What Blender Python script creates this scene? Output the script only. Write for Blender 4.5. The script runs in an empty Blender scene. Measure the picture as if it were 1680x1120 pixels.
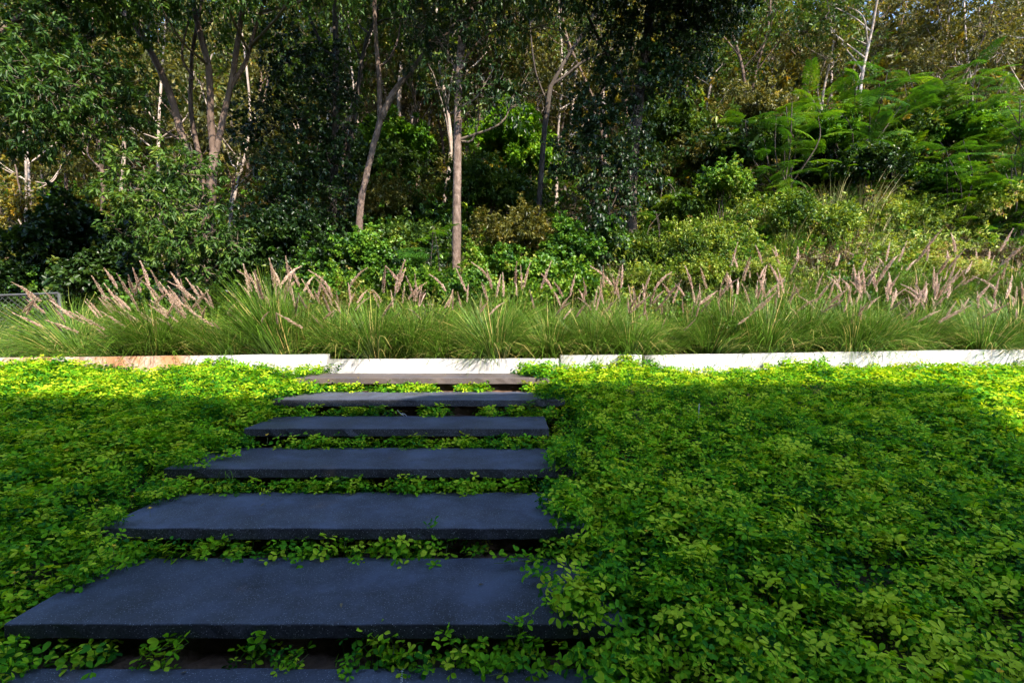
import bpy, math
import numpy as np
from mathutils import Vector, Matrix

scene = bpy.context.scene
COL = scene.collection
RNG = np.random.default_rng(11)

# ------------------------------------------------------------------ camera
FPX, CXP, CYP, CAMZ = 793.0, 840.0, 560.0, 1.70
PITCH = math.atan(20.0 / FPX)
cam_data = bpy.data.cameras.new("camera")
cam_data.sensor_width = 36.0
cam_data.lens = FPX / 1680.0 * 36.0
cam_data.clip_start = 0.05
cam_data.clip_end = 2000.0
cam = bpy.data.objects.new("camera", cam_data)
COL.objects.link(cam)
cam.location = (0, 0, CAMZ)
cam.rotation_euler = (math.pi / 2 - PITCH, 0, 0)
scene.camera = cam

# ------------------------------------------------------------------ sky and sun
LDIR = Vector((-0.40, 0.65, -0.64)).normalized()      # direction the sunlight travels
SUN_EL = math.asin(-LDIR.z)
SUN_AZ = math.atan2(-LDIR.x, -LDIR.y)
world = bpy.data.worlds.new("World")
scene.world = world
world.use_nodes = True
wn = world.node_tree
wn.nodes.clear()
sky = wn.nodes.new("ShaderNodeTexSky")
sky.sky_type = 'NISHITA'
sky.sun_disc = False
sky.sun_elevation = SUN_EL
sky.sun_rotation = SUN_AZ
sky.air_density = 1.0
sky.dust_density = 0.4
sky.ozone_density = 2.5
bg = wn.nodes.new("ShaderNodeBackground")
bg.inputs[1].default_value = 0.15
wo = wn.nodes.new("ShaderNodeOutputWorld")
wn.links.new(sky.outputs[0], bg.inputs[0])
wn.links.new(bg.outputs[0], wo.inputs[0])

sun_data = bpy.data.lights.new("sun", 'SUN')
sun_data.energy = 3.6
sun_data.angle = math.radians(0.53)
sun_data.color = (1.0, 0.90, 0.76)
sun = bpy.data.objects.new("sun", sun_data)
COL.objects.link(sun)
sun.rotation_euler = LDIR.to_track_quat('-Z', 'Y').to_euler()
sun.location = (10, -16, 20)

scene.view_settings.view_transform = 'Standard'
scene.view_settings.look = 'None'
scene.view_settings.gamma = 1.0
scene.view_settings.exposure = 2.0
scene.view_settings.use_curve_mapping = False
scene.render.engine = 'CYCLES'
cy = scene.cycles
cy.max_bounces = 4
cy.diffuse_bounces = 3
cy.glossy_bounces = 2
cy.transmission_bounces = 2
cy.transparent_max_bounces = 2
cy.caustics_reflective = False
cy.caustics_refractive = False
cy.use_denoising = True
cy.use_adaptive_sampling = True
cy.adaptive_threshold = 0.03


# ------------------------------------------------------------------ helpers
def px(x, y, Y):
    """A point at depth Y (metres ahead of the viewpoint) seen at photo position x, y."""
    u = (x - CXP) / FPX
    v = (CYP - y) / FPX
    dy = math.cos(PITCH) + v * math.sin(PITCH)
    dz = -math.sin(PITCH) + v * math.cos(PITCH)
    t = Y / dy
    return np.array([u * t, Y, CAMZ + dz * t])


def smooth(a, b, x):
    t = np.clip((np.asarray(x, float) - a) / (b - a), 0, 1)
    return t * t * (3 - 2 * t)


def wob(x, y, s=1.0, k=0.0):
    x = np.asarray(x, float) * s
    y = np.asarray(y, float) * s
    return (np.sin(1.3 * x + 0.7 * y + k) + np.sin(-0.9 * x + 1.7 * y + 2.1 + 1.7 * k)
            + 0.6 * np.sin(2.9 * x - 2.3 * y + 0.5 + 2.3 * k) + 0.5 * np.sin(3.7 * x + 3.1 * y + 4 + k)
            + 0.35 * np.sin(6.1 * x - 5.3 * y + 1.2 * k)) / 3.45


Y1, DP, DZ, Z1, TD = 1.86, 0.60, 0.132, 0.55, 0.535     # first full step, spacing, rise, height, tread depth


def zline(y):
    return Z1 + DZ / DP * (np.asarray(y, float) - Y1)


def ground_h(x, y):
    x = np.asarray(x, float)
    y = np.asarray(y, float)
    front = zline(np.maximum(y, -2.0)) - 0.15 + 0.015 * wob(x, y, 1.6)
    inside = smooth(-2.06, -1.96, x) * (1 - smooth(0.34, 0.5, x))
    front = front - 0.16 * inside + 0.012 * np.maximum(0, x - 1)
    u = np.maximum(0, y - 6.5)
    left = 1.27 + 0.10 * np.minimum(u, 5) + 0.50 * np.maximum(0, u - 5)
    mid = 1.29 + 0.52 * np.minimum(u, 3.0) + 0.46 * np.maximum(0, u - 3.0)
    right = 1.31 + 0.86 * np.minimum(u, 3.0) + 0.46 * np.maximum(0, u - 3.0)
    xs = x / np.maximum(y, 4) * 8.0
    wl = 1 - smooth(-4.6, -2.2, xs)
    wr = smooth(0.6, 4.2, xs)
    back = left * wl + right * wr + mid * (1 - wl - wr)
    back = back + wob(x, y, 0.5, 1.0) * 0.12 * smooth(6.5, 10, y) + wob(x, y, 0.12, 2.0) * 1.2 * smooth(14, 40, y)
    back = np.minimum(back, 70 + 0.02 * y)
    k = smooth(5.42, 5.5, y)
    return front * (1 - k) + back * k


def mk_mesh(name, V, F, tint=None, smooth_shade=False, grad=None):
    """V (n,3); F a list of int arrays, each (m,3) or (m,4)."""
    V = np.asarray(V, np.float32).reshape(-1, 3)
    if not isinstance(F, list):
        F = [F]
    F = [np.asarray(f, np.int32) for f in F if len(f)]
    me = bpy.data.meshes.new(name)
    me.vertices.add(len(V))
    me.vertices.foreach_set("co", V.ravel())
    nl = sum(f.size for f in F)
    npoly = sum(len(f) for f in F)
    me.loops.add(nl)
    me.polygons.add(npoly)
    me.loops.foreach_set("vertex_index", np.concatenate([f.ravel() for f in F]))
    tot = np.concatenate([np.full(len(f), f.shape[1], np.int32) for f in F])
    start = np.concatenate([[0], np.cumsum(tot)[:-1]]).astype(np.int32)
    me.polygons.foreach_set("loop_start", start)
    if smooth_shade:
        me.polygons.foreach_set("use_smooth", np.ones(npoly, bool))
    me.update(calc_edges=True)
    if tint is not None:
        a = me.attributes.new("tint", 'FLOAT', 'POINT')
        a.data.foreach_set("value", np.asarray(tint, np.float32))
    if grad is not None:
        a = me.attributes.new("grad", 'FLOAT', 'POINT')
        a.data.foreach_set("value", np.asarray(grad, np.float32))
    me.validate()
    return me


def obj(name, me, mat=None, parent=None, loc=None):
    o = bpy.data.objects.new(name, me)
    COL.objects.link(o)
    if mat is not None and me is not None:
        if not me.materials:
            for m in (mat if isinstance(mat, (list, tuple)) else [mat]):
                me.materials.append(m)
    if parent is not None:
        o.parent = parent
    if loc is not None:
        o.location = loc
    return o


def tag(o, label=None, cat=None, group=None, kind=None):
    if label:
        o["label"] = label
    if cat:
        o["category"] = cat
    if group:
        o["group"] = group
    if kind:
        o["kind"] = kind
    return o


def empty(name, loc, label, cat, group=None, rz=0.0, scale=1.0):
    o = bpy.data.objects.new(name, None)
    COL.objects.link(o)
    o.empty_display_size = 0.1
    o.location = [float(c) for c in loc]
    o.rotation_euler = (0, 0, rz)
    o.scale = (scale, scale, scale)
    return tag(o, label, cat, group, "thing")


def copy_thing(root, loc, rz, scale, label, group=None):
    def rec(o, parent):
        c = o.copy()
        COL.objects.link(c)
        c.parent = parent
        for ch in o.children:
            rec(ch, c)
        return c
    c = rec(root, None)
    c.location = [float(v) for v in loc]
    c.rotation_euler = (0, 0, rz)
    c.scale = scale if isinstance(scale, (tuple, list)) else (scale, scale, scale)
    c["label"] = label
    if group:
        c["group"] = group
    return c


def nrm(v):
    return v / np.maximum(np.linalg.norm(v, axis=-1, keepdims=True), 1e-9)


def rand_unit(n, rng=RNG):
    return nrm(rng.normal(size=(n, 3)))


def leaf_batch(P, D, N, L, W, tint, shape='lance', fold=0.18, droop=0.12):
    """Blades of leaves: base P, direction D, face normal N, length L, width W."""
    n = len(P)
    D = nrm(D)
    S = nrm(np.cross(D, N))
    N = np.cross(S, D)
    L = np.broadcast_to(np.asarray(L, float), (n,))[:, None]
    W = np.broadcast_to(np.asarray(W, float), (n,))[:, None]
    if shape == 'lance':
        prof = [(0.45, 0.5, 1)]
    elif shape == 'oval':
        prof = [(0.22, 0.27, .7), (0.58, 0.50, 1), (0.88, 0.33, .8)]
    elif shape == 'heart':
        prof = [(0.30, 0.52, 1), (0.68, 0.34, .7)]
    else:
        prof = [(0.48, 0.38, .8), (0.85, 0.44, 1)]
    cols = [P]
    for (a, b, f) in prof:
        cols.append(P + D * L * a + S * W * b + N * W * fold * f)
    cols.append(P + D * L - N * L * droop)
    for (a, b, f) in reversed(prof):
        cols.append(P + D * L * a - S * W * b + N * W * fold * f)
    m = len(cols)
    V = np.stack(cols, 1).reshape(-1, 3)
    base = (np.arange(n) * m)[:, None]
    if shape == 'lance':
        F = [np.concatenate([base + np.array([[0, 1, 2]]), base + np.array([[0, 2, 3]])], 0)]
    elif shape == 'oval':
        F = [np.concatenate([base + np.array([[0, 1, 2, 3]]), base + np.array([[0, 5, 6, 7]])], 0), np.concatenate([base + np.array([[0, 3, 4]]), base + np.array([[0, 4, 5]])], 0)]
    else:
        F = [np.concatenate([base + np.array([[0, 1, 2, 3]]), base + np.array([[0, 3, 4, 5]])], 0)]
    return V, F, np.repeat(tint, m)


class Acc:
    def __init__(self):
        self.V, self.T, self.G = [], [], []
        self.F = {3: [], 4: []}
        self.n = 0

    def add(self, V, F, T=None, G=None):
        V = np.asarray(V, float).reshape(-1, 3)
        if not isinstance(F, list):
            F = [F]
        for f in F:
            f = np.asarray(f)
            if len(f):
                self.F[f.shape[1]].append(f + self.n)
        self.V.append(V)
        self.T.append(np.zeros(len(V)) if T is None else np.broadcast_to(T, (len(V),)))
        self.G.append(np.zeros(len(V)) if G is None else np.broadcast_to(G, (len(V),)))
        self.n += len(V)

    def mesh(self, name, smooth_shade=False):
        F = [np.concatenate(self.F[k]) for k in (3, 4) if self.F[k]]
        return mk_mesh(name, np.concatenate(self.V), F, np.concatenate(self.T), smooth_shade, np.concatenate(self.G))


def catmull(pts, n):
    pts = np.asarray(pts, float)
    if len(pts) < 3:
        t = np.linspace(0, 1, n)[:, None]
        return pts[0] * (1 - t) + pts[-1] * t
    p = np.vstack([2 * pts[0] - pts[1], pts, 2 * pts[-1] - pts[-2]])
    out = []
    ts = np.linspace(0, len(pts) - 1 - 1e-6, n)
    for t in ts:
        i = int(t)
        f = t - i
        a, b, c, d = p[i], p[i + 1], p[i + 2], p[i + 3]
        out.append(0.5 * ((2 * b) + (c - a) * f + (2 * a - 5 * b + 4 * c - d) * f * f + (3 * b - a - 3 * c + d) * f ** 3))
    return np.array(out)


def tube(pts, radii, seg=8, lump=0.0, seed=0):
    pts = np.asarray(pts, float)
    n = len(pts)
    radii = np.broadcast_to(np.asarray(radii, float), (n,))
    T = nrm(np.gradient(pts, axis=0))
    ref = np.array([0.31, 0.95, 0.05]) if abs(T[0][2]) > 0.6 else np.array([0.03, 0.02, 1.0])
    A = nrm(np.cross(T, ref))
    B = np.cross(T, A)
    ang = np.linspace(0, 2 * math.pi, seg, endpoint=False)
    r = np.random.default_rng(seed)
    rr = radii[:, None] * (1 + lump * r.normal(size=(n, seg)))
    V = (pts[:, None, :] + (A[:, None, :] * np.cos(ang)[None, :, None] + B[:, None, :] * np.sin(ang)[None, :, None]) * rr[:, :, None]).reshape(-1, 3)
    i = np.arange(n - 1)[:, None] * seg
    j = np.arange(seg)[None, :]
    j2 = (j + 1) % seg
    F = np.stack([i + j, i + j2, i + seg + j2, i + seg + j], -1).reshape(-1, 4)
    return V, F


def box_vf(x0, x1, y0, y1, z0, z1):
    V = np.array([(x, y, z) for z in (z0, z1) for y in (y0, y1) for x in (x0, x1)], float)
    F = np.array([(0, 2, 3, 1), (4, 5, 7, 6), (0, 1, 5, 4), (2, 6, 7, 3), (0, 4, 6, 2), (1, 3, 7, 5)])
    return V, F


# ------------------------------------------------------------------ materials
def new_mat(name):
    m = bpy.data.materials.new(name)
    m.use_nodes = True
    nt = m.node_tree
    nt.nodes.clear()
    return m, nt, nt.nodes, nt.links


def ramp(nodes, stops, interp='LINEAR'):
    r = nodes.new("ShaderNodeValToRGB")
    cr = r.color_ramp
    cr.interpolation = interp
    while len(cr.elements) < len(stops):
        cr.elements.new(0.5)
    for e, (p, c) in zip(cr.elements, stops):
        e.position = p
        e.color = (*c, 1)
    return r


def leaf_mat(name, stops, trans=0.35, tcol=None, rough=0.45, spec=0.35, patch=0.25, patch_scale=1.2, backface=None):
    m, nt, N, Lk = new_mat(name)
    at = N.new("ShaderNodeAttribute")
    at.attribute_name = "tint"
    oi = N.new("ShaderNodeObjectInfo")
    geo = N.new("ShaderNodeNewGeometry")
    no = N.new("ShaderNodeTexNoise")
    no.inputs["Scale"].default_value = patch_scale
    no.inputs["Detail"].default_value = 2
    Lk.new(geo.outputs["Position"], no.inputs["Vector"])
    mr = N.new("ShaderNodeMapRange")
    mr.inputs[1].default_value = 0.3
    mr.inputs[2].default_value = 0.7
    mr.inputs[3].default_value = -patch
    mr.inputs[4].default_value = patch
    Lk.new(no.outputs["Fac"], mr.inputs[0])
    a1 = N.new("ShaderNodeMath")
    a1.operation = 'ADD'
    Lk.new(at.outputs["Fac"], a1.inputs[0])
    Lk.new(mr.outputs[0], a1.inputs[1])
    a2 = N.new("ShaderNodeMath")
    a2.operation = 'MULTIPLY_ADD'
    Lk.new(oi.outputs["Random"], a2.inputs[0])
    a2.inputs[1].default_value = 0.16
    Lk.new(a1.outputs[0], a2.inputs[2])
    a3 = N.new("ShaderNodeMath")
    a3.operation = 'SUBTRACT'
    a3.use_clamp = True
    Lk.new(a2.outputs[0], a3.inputs[0])
    a3.inputs[1].default_value = 0.08
    rp = ramp(N, stops)
    Lk.new(a3.outputs[0], rp.inputs[0])
    bs = N.new("ShaderNodeBsdfPrincipled")
    bs.inputs["Roughness"].default_value = rough
    bs.inputs["Specular IOR Level"].default_value = spec
    Lk.new(rp.outputs[0], bs.inputs["Base Color"])
    tr = N.new("ShaderNodeBsdfTranslucent")
    mixc = N.new("ShaderNodeMix")
    mixc.data_type = 'RGBA'
    mixc.blend_type = 'MULTIPLY'
    mixc.inputs[0].default_value = 1.0
    mixc.inputs[7].default_value = (*(tcol or (2.0, 1.7, 0.6)), 1)
    Lk.new(rp.outputs[0], mixc.inputs[6])
    Lk.new(mixc.outputs[2], tr.inputs[0])
    mx = N.new("ShaderNodeMixShader")
    mx.inputs[0].default_value = trans
    Lk.new(bs.outputs[0], mx.inputs[1])
    Lk.new(tr.outputs[0], mx.inputs[2])
    out = N.new("ShaderNodeOutputMaterial")
    Lk.new(mx.outputs[0], out.inputs[0])
    return m


def noise_mat(name, stops, scale=4, detail=6, rough=0.85, bump=0.3, bump_scale=None, stretch=None, spec=0.3, coord="Object"):
    m, nt, N, Lk = new_mat(name)
    tc = N.new("ShaderNodeTexCoord")
    mp = N.new("ShaderNodeMapping")
    if stretch:
        mp.inputs["Scale"].default_value = stretch
    Lk.new(tc.outputs[coord], mp.inputs[0])
    no = N.new("ShaderNodeTexNoise")
    no.inputs["Scale"].default_value = scale
    no.inputs["Detail"].default_value = detail
    no.inputs["Roughness"].default_value = 0.65
    Lk.new(mp.outputs[0], no.inputs["Vector"])
    rp = ramp(N, stops)
    Lk.new(no.outputs["Fac"], rp.inputs[0])
    n2 = N.new("ShaderNodeTexNoise")
    n2.inputs["Scale"].default_value = bump_scale or scale * 5
    n2.inputs["Detail"].default_value = 6
    Lk.new(mp.outputs[0], n2.inputs["Vector"])
    bp = N.new("ShaderNodeBump")
    bp.inputs["Strength"].default_value = bump
    bp.inputs["Distance"].default_value = 0.02
    Lk.new(n2.outputs["Fac"], bp.inputs["Height"])
    bs = N.new("ShaderNodeBsdfPrincipled")
    bs.inputs["Roughness"].default_value = rough
    bs.inputs["Specular IOR Level"].default_value = spec
    Lk.new(rp.outputs[0], bs.inputs["Base Color"])
    Lk.new(bp.outputs[0], bs.inputs["Normal"])
    out = N.new("ShaderNodeOutputMaterial")
    Lk.new(bs.outputs[0], out.inputs[0])
    return m


def stone_mat():
    m, nt, N, Lk = new_mat("dark_granite")
    tc = N.new("ShaderNodeTexCoord")
    geo = N.new("ShaderNodeNewGeometry")
    big = N.new("ShaderNodeTexNoise")
    big.inputs["Scale"].default_value = 3.2
    big.inputs["Detail"].default_value = 8
    big.inputs["Roughness"].default_value = 0.7
    Lk.new(geo.outputs["Position"], big.inputs["Vector"])
    rp = ramp(N, [(0.30, (0.020, 0.020, 0.025)), (0.52, (0.050, 0.050, 0.061)), (0.72, (0.105, 0.109, 0.131))])
    Lk.new(big.outputs["Fac"], rp.inputs[0])
    # light mineral flecks
    vo = N.new("ShaderNodeTexVoronoi")
    vo.inputs["Scale"].default_value = 150
    Lk.new(geo.outputs["Position"], vo.inputs["Vector"])
    fl = ramp(N, [(0.0, (1, 1, 1)), (0.20, (0.6, 0.6, 0.6)), (0.32, (0, 0, 0))])
    Lk.new(vo.outputs["Distance"], fl.inputs[0])
    sel = N.new("ShaderNodeMath")
    sel.operation = 'GREATER_THAN'
    sel.inputs[1].default_value = 0.68
    sp = N.new("ShaderNodeSeparateColor")
    Lk.new(vo.outputs["Color"], sp.inputs[0])
    Lk.new(sp.outputs[0], sel.inputs[0])
    mu = N.new("ShaderNodeMath")
    mu.operation = 'MULTIPLY'
    Lk.new(fl.outputs[0], mu.inputs[0])
    Lk.new(sel.outputs[0], mu.inputs[1])
    mu2 = N.new("ShaderNodeMath")
    mu2.operation = 'MULTIPLY'
    mu2.inputs[1].default_value = 0.75
    Lk.new(mu.outputs[0], mu2.inputs[0])
    fine = N.new("ShaderNodeTexNoise")
    fine.inputs["Scale"].default_value = 120
    fine.inputs["Detail"].default_value = 3
    Lk.new(geo.outputs["Position"], fine.inputs["Vector"])
    frp = ramp(N, [(0.32, (0.35, 0.35, 0.35)), (0.68, (1.0, 1.0, 1.0))])
    Lk.new(fine.outputs["Fac"], frp.inputs[0])
    m1 = N.new("ShaderNodeMix")
    m1.data_type = 'RGBA'
    m1.blend_type = 'MULTIPLY'
    m1.inputs[0].default_value = 1
    Lk.new(rp.outputs[0], m1.inputs[6])
    Lk.new(frp.outputs[0], m1.inputs[7])
    # reddish soil stains
    st = N.new("ShaderNodeTexNoise")
    st.inputs["Scale"].default_value = 1.9
    st.inputs["Detail"].default_value = 5
    mpp = N.new("ShaderNodeMapping")
    mpp.inputs["Location"].default_value = (7.3, 2.2, 4.4)
    Lk.new(geo.outputs["Position"], mpp.inputs[0])
    Lk.new(mpp.outputs[0], st.inputs["Vector"])
    srp = ramp(N, [(0.66, (0, 0, 0)), (0.74, (0.6, 0.6, 0.6))])
    Lk.new(st.outputs["Fac"], srp.inputs[0])
    m3 = N.new("ShaderNodeMix")
    m3.data_type = 'RGBA'
    m3.inputs[7].default_value = (0.13, 0.075, 0.05, 1)
    Lk.new(srp.outputs[0], m3.inputs[0])
    Lk.new(m1.outputs[2], m3.inputs[6])
    m2 = N.new("ShaderNodeMix")
    m2.data_type = 'RGBA'
    m2.inputs[7].default_value = (0.50, 0.52, 0.56, 1)
    Lk.new(mu2.outputs[0], m2.inputs[0])
    Lk.new(m3.outputs[2], m2.inputs[6])
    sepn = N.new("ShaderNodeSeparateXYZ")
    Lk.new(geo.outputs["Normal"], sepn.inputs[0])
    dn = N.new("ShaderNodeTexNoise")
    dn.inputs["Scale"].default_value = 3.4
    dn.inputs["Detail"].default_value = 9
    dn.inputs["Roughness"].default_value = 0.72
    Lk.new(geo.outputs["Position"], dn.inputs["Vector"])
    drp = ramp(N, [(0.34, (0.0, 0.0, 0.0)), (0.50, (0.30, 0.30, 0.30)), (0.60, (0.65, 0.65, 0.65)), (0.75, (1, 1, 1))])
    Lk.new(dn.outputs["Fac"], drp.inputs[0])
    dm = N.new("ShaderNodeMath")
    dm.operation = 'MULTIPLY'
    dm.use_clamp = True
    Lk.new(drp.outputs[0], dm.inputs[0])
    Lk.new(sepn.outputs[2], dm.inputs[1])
    m4 = N.new("ShaderNodeMix")  # treads lightened: patchy dust plus painted-in skylight that the front faces lack
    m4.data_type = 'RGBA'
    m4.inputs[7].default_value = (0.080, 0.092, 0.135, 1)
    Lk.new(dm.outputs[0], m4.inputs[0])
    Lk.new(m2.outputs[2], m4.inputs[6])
    bp = N.new("ShaderNodeBump")
    bp.inputs["Strength"].default_value = 0.35
    bp.inputs["Distance"].default_value = 0.004
    Lk.new(fine.outputs["Fac"], bp.inputs["Height"])
    bs = N.new("ShaderNodeBsdfPrincipled")
    bs.inputs["Roughness"].default_value = 0.62
    bs.inputs["Specular IOR Level"].default_value = 0.4
    oin = N.new("ShaderNodeObjectInfo")
    vr = N.new("ShaderNodeMapRange")
    vr.inputs[3].default_value = 0.82
    vr.inputs[4].default_value = 1.18
    Lk.new(oin.outputs["Random"], vr.inputs[0])
    hv = N.new("ShaderNodeHueSaturation")
    Lk.new(vr.outputs[0], hv.inputs["Value"])
    Lk.new(m4.outputs[2], hv.inputs["Color"])
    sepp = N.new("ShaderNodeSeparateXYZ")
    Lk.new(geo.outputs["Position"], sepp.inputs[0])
    er = N.new("ShaderNodeMapRange")  # top step painted lighter brown, imitating its sunlit look
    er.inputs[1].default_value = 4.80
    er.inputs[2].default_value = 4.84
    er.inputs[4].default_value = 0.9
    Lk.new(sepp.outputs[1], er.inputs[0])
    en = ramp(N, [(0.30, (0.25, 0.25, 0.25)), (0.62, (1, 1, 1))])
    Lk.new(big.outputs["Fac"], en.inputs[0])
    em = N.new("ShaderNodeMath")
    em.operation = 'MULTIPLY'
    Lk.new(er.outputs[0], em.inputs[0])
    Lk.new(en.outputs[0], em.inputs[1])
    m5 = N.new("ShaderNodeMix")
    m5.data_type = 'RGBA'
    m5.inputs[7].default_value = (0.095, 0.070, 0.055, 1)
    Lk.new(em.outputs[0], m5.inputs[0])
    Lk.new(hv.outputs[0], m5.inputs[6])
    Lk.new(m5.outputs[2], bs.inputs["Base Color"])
    Lk.new(bp.outputs[0], bs.inputs["Normal"])
    out = N.new("ShaderNodeOutputMaterial")
    Lk.new(bs.outputs[0], out.inputs[0])
    return m


def white_wall_mat():
    m, nt, N, Lk = new_mat("white_painted_concrete")
    geo = N.new("ShaderNodeNewGeometry")
    no = N.new("ShaderNodeTexNoise")
    no.inputs["Scale"].default_value = 5
    no.inputs["Detail"].default_value = 7
    no.inputs["Roughness"].default_value = 0.7
    Lk.new(geo.outputs["Position"], no.inputs["Vector"])
    rp = ramp(N, [(0.30, (0.27, 0.25, 0.235)), (0.46, (0.47, 0.455, 0.44)), (0.7, (0.56, 0.55, 0.535))])
    Lk.new(no.outputs["Fac"], rp.inputs[0])
    # rust-coloured earth stain on the stretch of wall left of the steps
    sep = N.new("ShaderNodeSeparateXYZ")
    Lk.new(geo.outputs["Position"], sep.inputs[0])
    mr = N.new("ShaderNodeMapRange")
    mr.inputs[1].default_value = -3.35
    mr.inputs[2].default_value = -3.75
    Lk.new(sep.outputs[0], mr.inputs[0])
    n2 = N.new("ShaderNodeTexNoise")
    n2.inputs["Scale"].default_value = 2.6
    n2.inputs["Detail"].default_value = 6
    n2.inputs["Roughness"].default_value = 0.7
    Lk.new(geo.outputs["Position"], n2.inputs["Vector"])
    r2 = ramp(N, [(0.32, (0.25, 0.25, 0.25)), (0.55, (1, 1, 1))])
    Lk.new(n2.outputs["Fac"], r2.inputs[0])
    mu = N.new("ShaderNodeMath")
    mu.operation = 'MULTIPLY'
    Lk.new(mr.outputs[0], mu.inputs[0])
    Lk.new(r2.outputs[0], mu.inputs[1])
    mx = N.new("ShaderNodeMix")
    mx.data_type = 'RGBA'
    mx.inputs[7].default_value = (0.36, 0.17, 0.08, 1)
    Lk.new(mu.outputs[0], mx.inputs[0])
    Lk.new(rp.outputs[0], mx.inputs[6])
    bp = N.new("ShaderNodeBump")
    bp.inputs["Strength"].default_value = 0.25
    bp.inputs["Distance"].default_value = 0.01
    Lk.new(no.outputs["Fac"], bp.inputs["Height"])
    bs = N.new("ShaderNodeBsdfPrincipled")
    bs.inputs["Roughness"].default_value = 0.8
    Lk.new(mx.outputs[2], bs.inputs["Base Color"])
    Lk.new(bp.outputs[0], bs.inputs["Normal"])
    out = N.new("ShaderNodeOutputMaterial")
    Lk.new(bs.outputs[0], out.inputs[0])
    return m


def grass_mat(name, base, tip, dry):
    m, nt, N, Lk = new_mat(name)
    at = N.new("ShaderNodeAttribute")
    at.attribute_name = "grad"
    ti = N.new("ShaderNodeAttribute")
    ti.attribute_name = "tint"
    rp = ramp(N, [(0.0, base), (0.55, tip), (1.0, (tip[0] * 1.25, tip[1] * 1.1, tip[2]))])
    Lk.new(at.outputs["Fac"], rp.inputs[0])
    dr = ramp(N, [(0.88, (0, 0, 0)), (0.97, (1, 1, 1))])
    Lk.new(ti.outputs["Fac"], dr.inputs[0])
    mx = N.new("ShaderNodeMix")
    mx.data_type = 'RGBA'
    mx.inputs[7].default_value = (*dry, 1)
    Lk.new(dr.outputs[0], mx.inputs[0])
    Lk.new(rp.outputs[0], mx.inputs[6])
    hv = N.new("ShaderNodeHueSaturation")
    mr = N.new("ShaderNodeMapRange")
    mr.inputs[3].default_value = 0.35
    mr.inputs[4].default_value = 1.7
    Lk.new(ti.outputs["Fac"], mr.inputs[0])
    Lk.new(mr.outputs[0], hv.inputs["Value"])
    Lk.new(mx.outputs[2], hv.inputs["Color"])
    bs = N.new("ShaderNodeBsdfPrincipled")
    bs.inputs["Roughness"].default_value = 0.5
    bs.inputs["Specular IOR Level"].default_value = 0.3
    Lk.new(hv.outputs[0], bs.inputs["Base Color"])
    tr = N.new("ShaderNodeBsdfTranslucent")
    Lk.new(hv.outputs[0], tr.inputs[0])
    ms = N.new("ShaderNodeMixShader")
    ms.inputs[0].default_value = 0.3
    Lk.new(bs.outputs[0], ms.inputs[1])
    Lk.new(tr.outputs[0], ms.inputs[2])
    out = N.new("ShaderNodeOutputMaterial")
    Lk.new(ms.outputs[0], out.inputs[0])
    return m


M = {}
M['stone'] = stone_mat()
M['white'] = white_wall_mat()
M['soil'] = noise_mat("soil", [(0.3, (0.030, 0.018, 0.011)), (0.6, (0.085, 0.050, 0.030)), (0.8, (0.16, 0.09, 0.05))], 6, rough=0.95, bump=0.6)
M['ground'] = noise_mat("leaf_litter_ground", [(0.3, (0.020, 0.015, 0.009)), (0.5, (0.055, 0.040, 0.022)), (0.75, (0.14, 0.095, 0.05))], 2.5, detail=10, rough=0.95, bump=0.8, bump_scale=14)
M['bark'] = noise_mat("brown_bark", [(0.3, (0.0480, 0.0320, 0.0240)), (0.5, (0.1080, 0.0720, 0.0528)), (0.72, (0.2080, 0.1480, 0.1160))], 5, rough=0.9, bump=0.7, bump_scale=26, stretch=(1, 1, 0.35))
M['bark_pale'] = noise_mat("pale_speckled_bark", [(0.3, (0.0570, 0.0390, 0.0292)), (0.5, (0.1254, 0.0860, 0.0657)), (0.65, (0.2204, 0.1613, 0.1307))], 14, rough=0.9, bump=0.6, bump_scale=40, stretch=(1, 1, 0.55))
M['bark_dark'] = noise_mat("dark_bark", [(0.3, (0.0280, 0.0216, 0.0176)), (0.6, (0.0800, 0.0624, 0.0496)), (0.8, (0.1360, 0.1040, 0.0840))], 8, rough=0.95, bump=0.7, bump_scale=30, stretch=(1, 1, 0.4))
M['bark_light'] = noise_mat("pale_far_bark", [(0.3, (0.16, 0.12, 0.095)), (0.5, (0.30, 0.24, 0.20)), (0.7, (0.44, 0.37, 0.32))], 6, rough=0.9, bump=0.4, bump_scale=30, stretch=(1, 1, 0.5))
M['twig'] = noise_mat("twig_bark", [(0.3, (0.0560, 0.0416, 0.0288)), (0.7, (0.1600, 0.1240, 0.0880))], 20, rough=0.9, bump=0.2)
M['cover'] = leaf_mat("peanut_leaf", [(0.0, (0.014, 0.075, 0.014)), (0.22, (0.034, 0.170, 0.012)), (0.45, (0.112, 0.310, 0.010)), (0.72, (0.24, 0.44, 0.012)), (1.0, (0.46, 0.56, 0.03))],
                      trans=0.38, tcol=(1.6, 1.35, 0.3), patch=0.20, patch_scale=2.4, rough=0.55, spec=0.06)
M['stem'] = leaf_mat("green_stem", [(0, (0.06, 0.12, 0.02)), (1, (0.16, 0.14, 0.06))], trans=0.1)
M['crown_lance'] = leaf_mat("mango_like_leaf", [(0, (0.0157, 0.0443, 0.0081)), (0.5, (0.0413, 0.0965, 0.0130)), (0.85, (0.0984, 0.1673, 0.0204)), (1, (0.1968, 0.2460, 0.0487))], trans=0.28, rough=0.48, spec=0.25)
M['crown_green'] = leaf_mat("forest_leaf", [(0, (0.0157, 0.0394, 0.0065)), (0.5, (0.0443, 0.0935, 0.0113)), (0.85, (0.1082, 0.1673, 0.0163)), (1, (0.2460, 0.2362, 0.0406))], trans=0.3)
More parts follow.
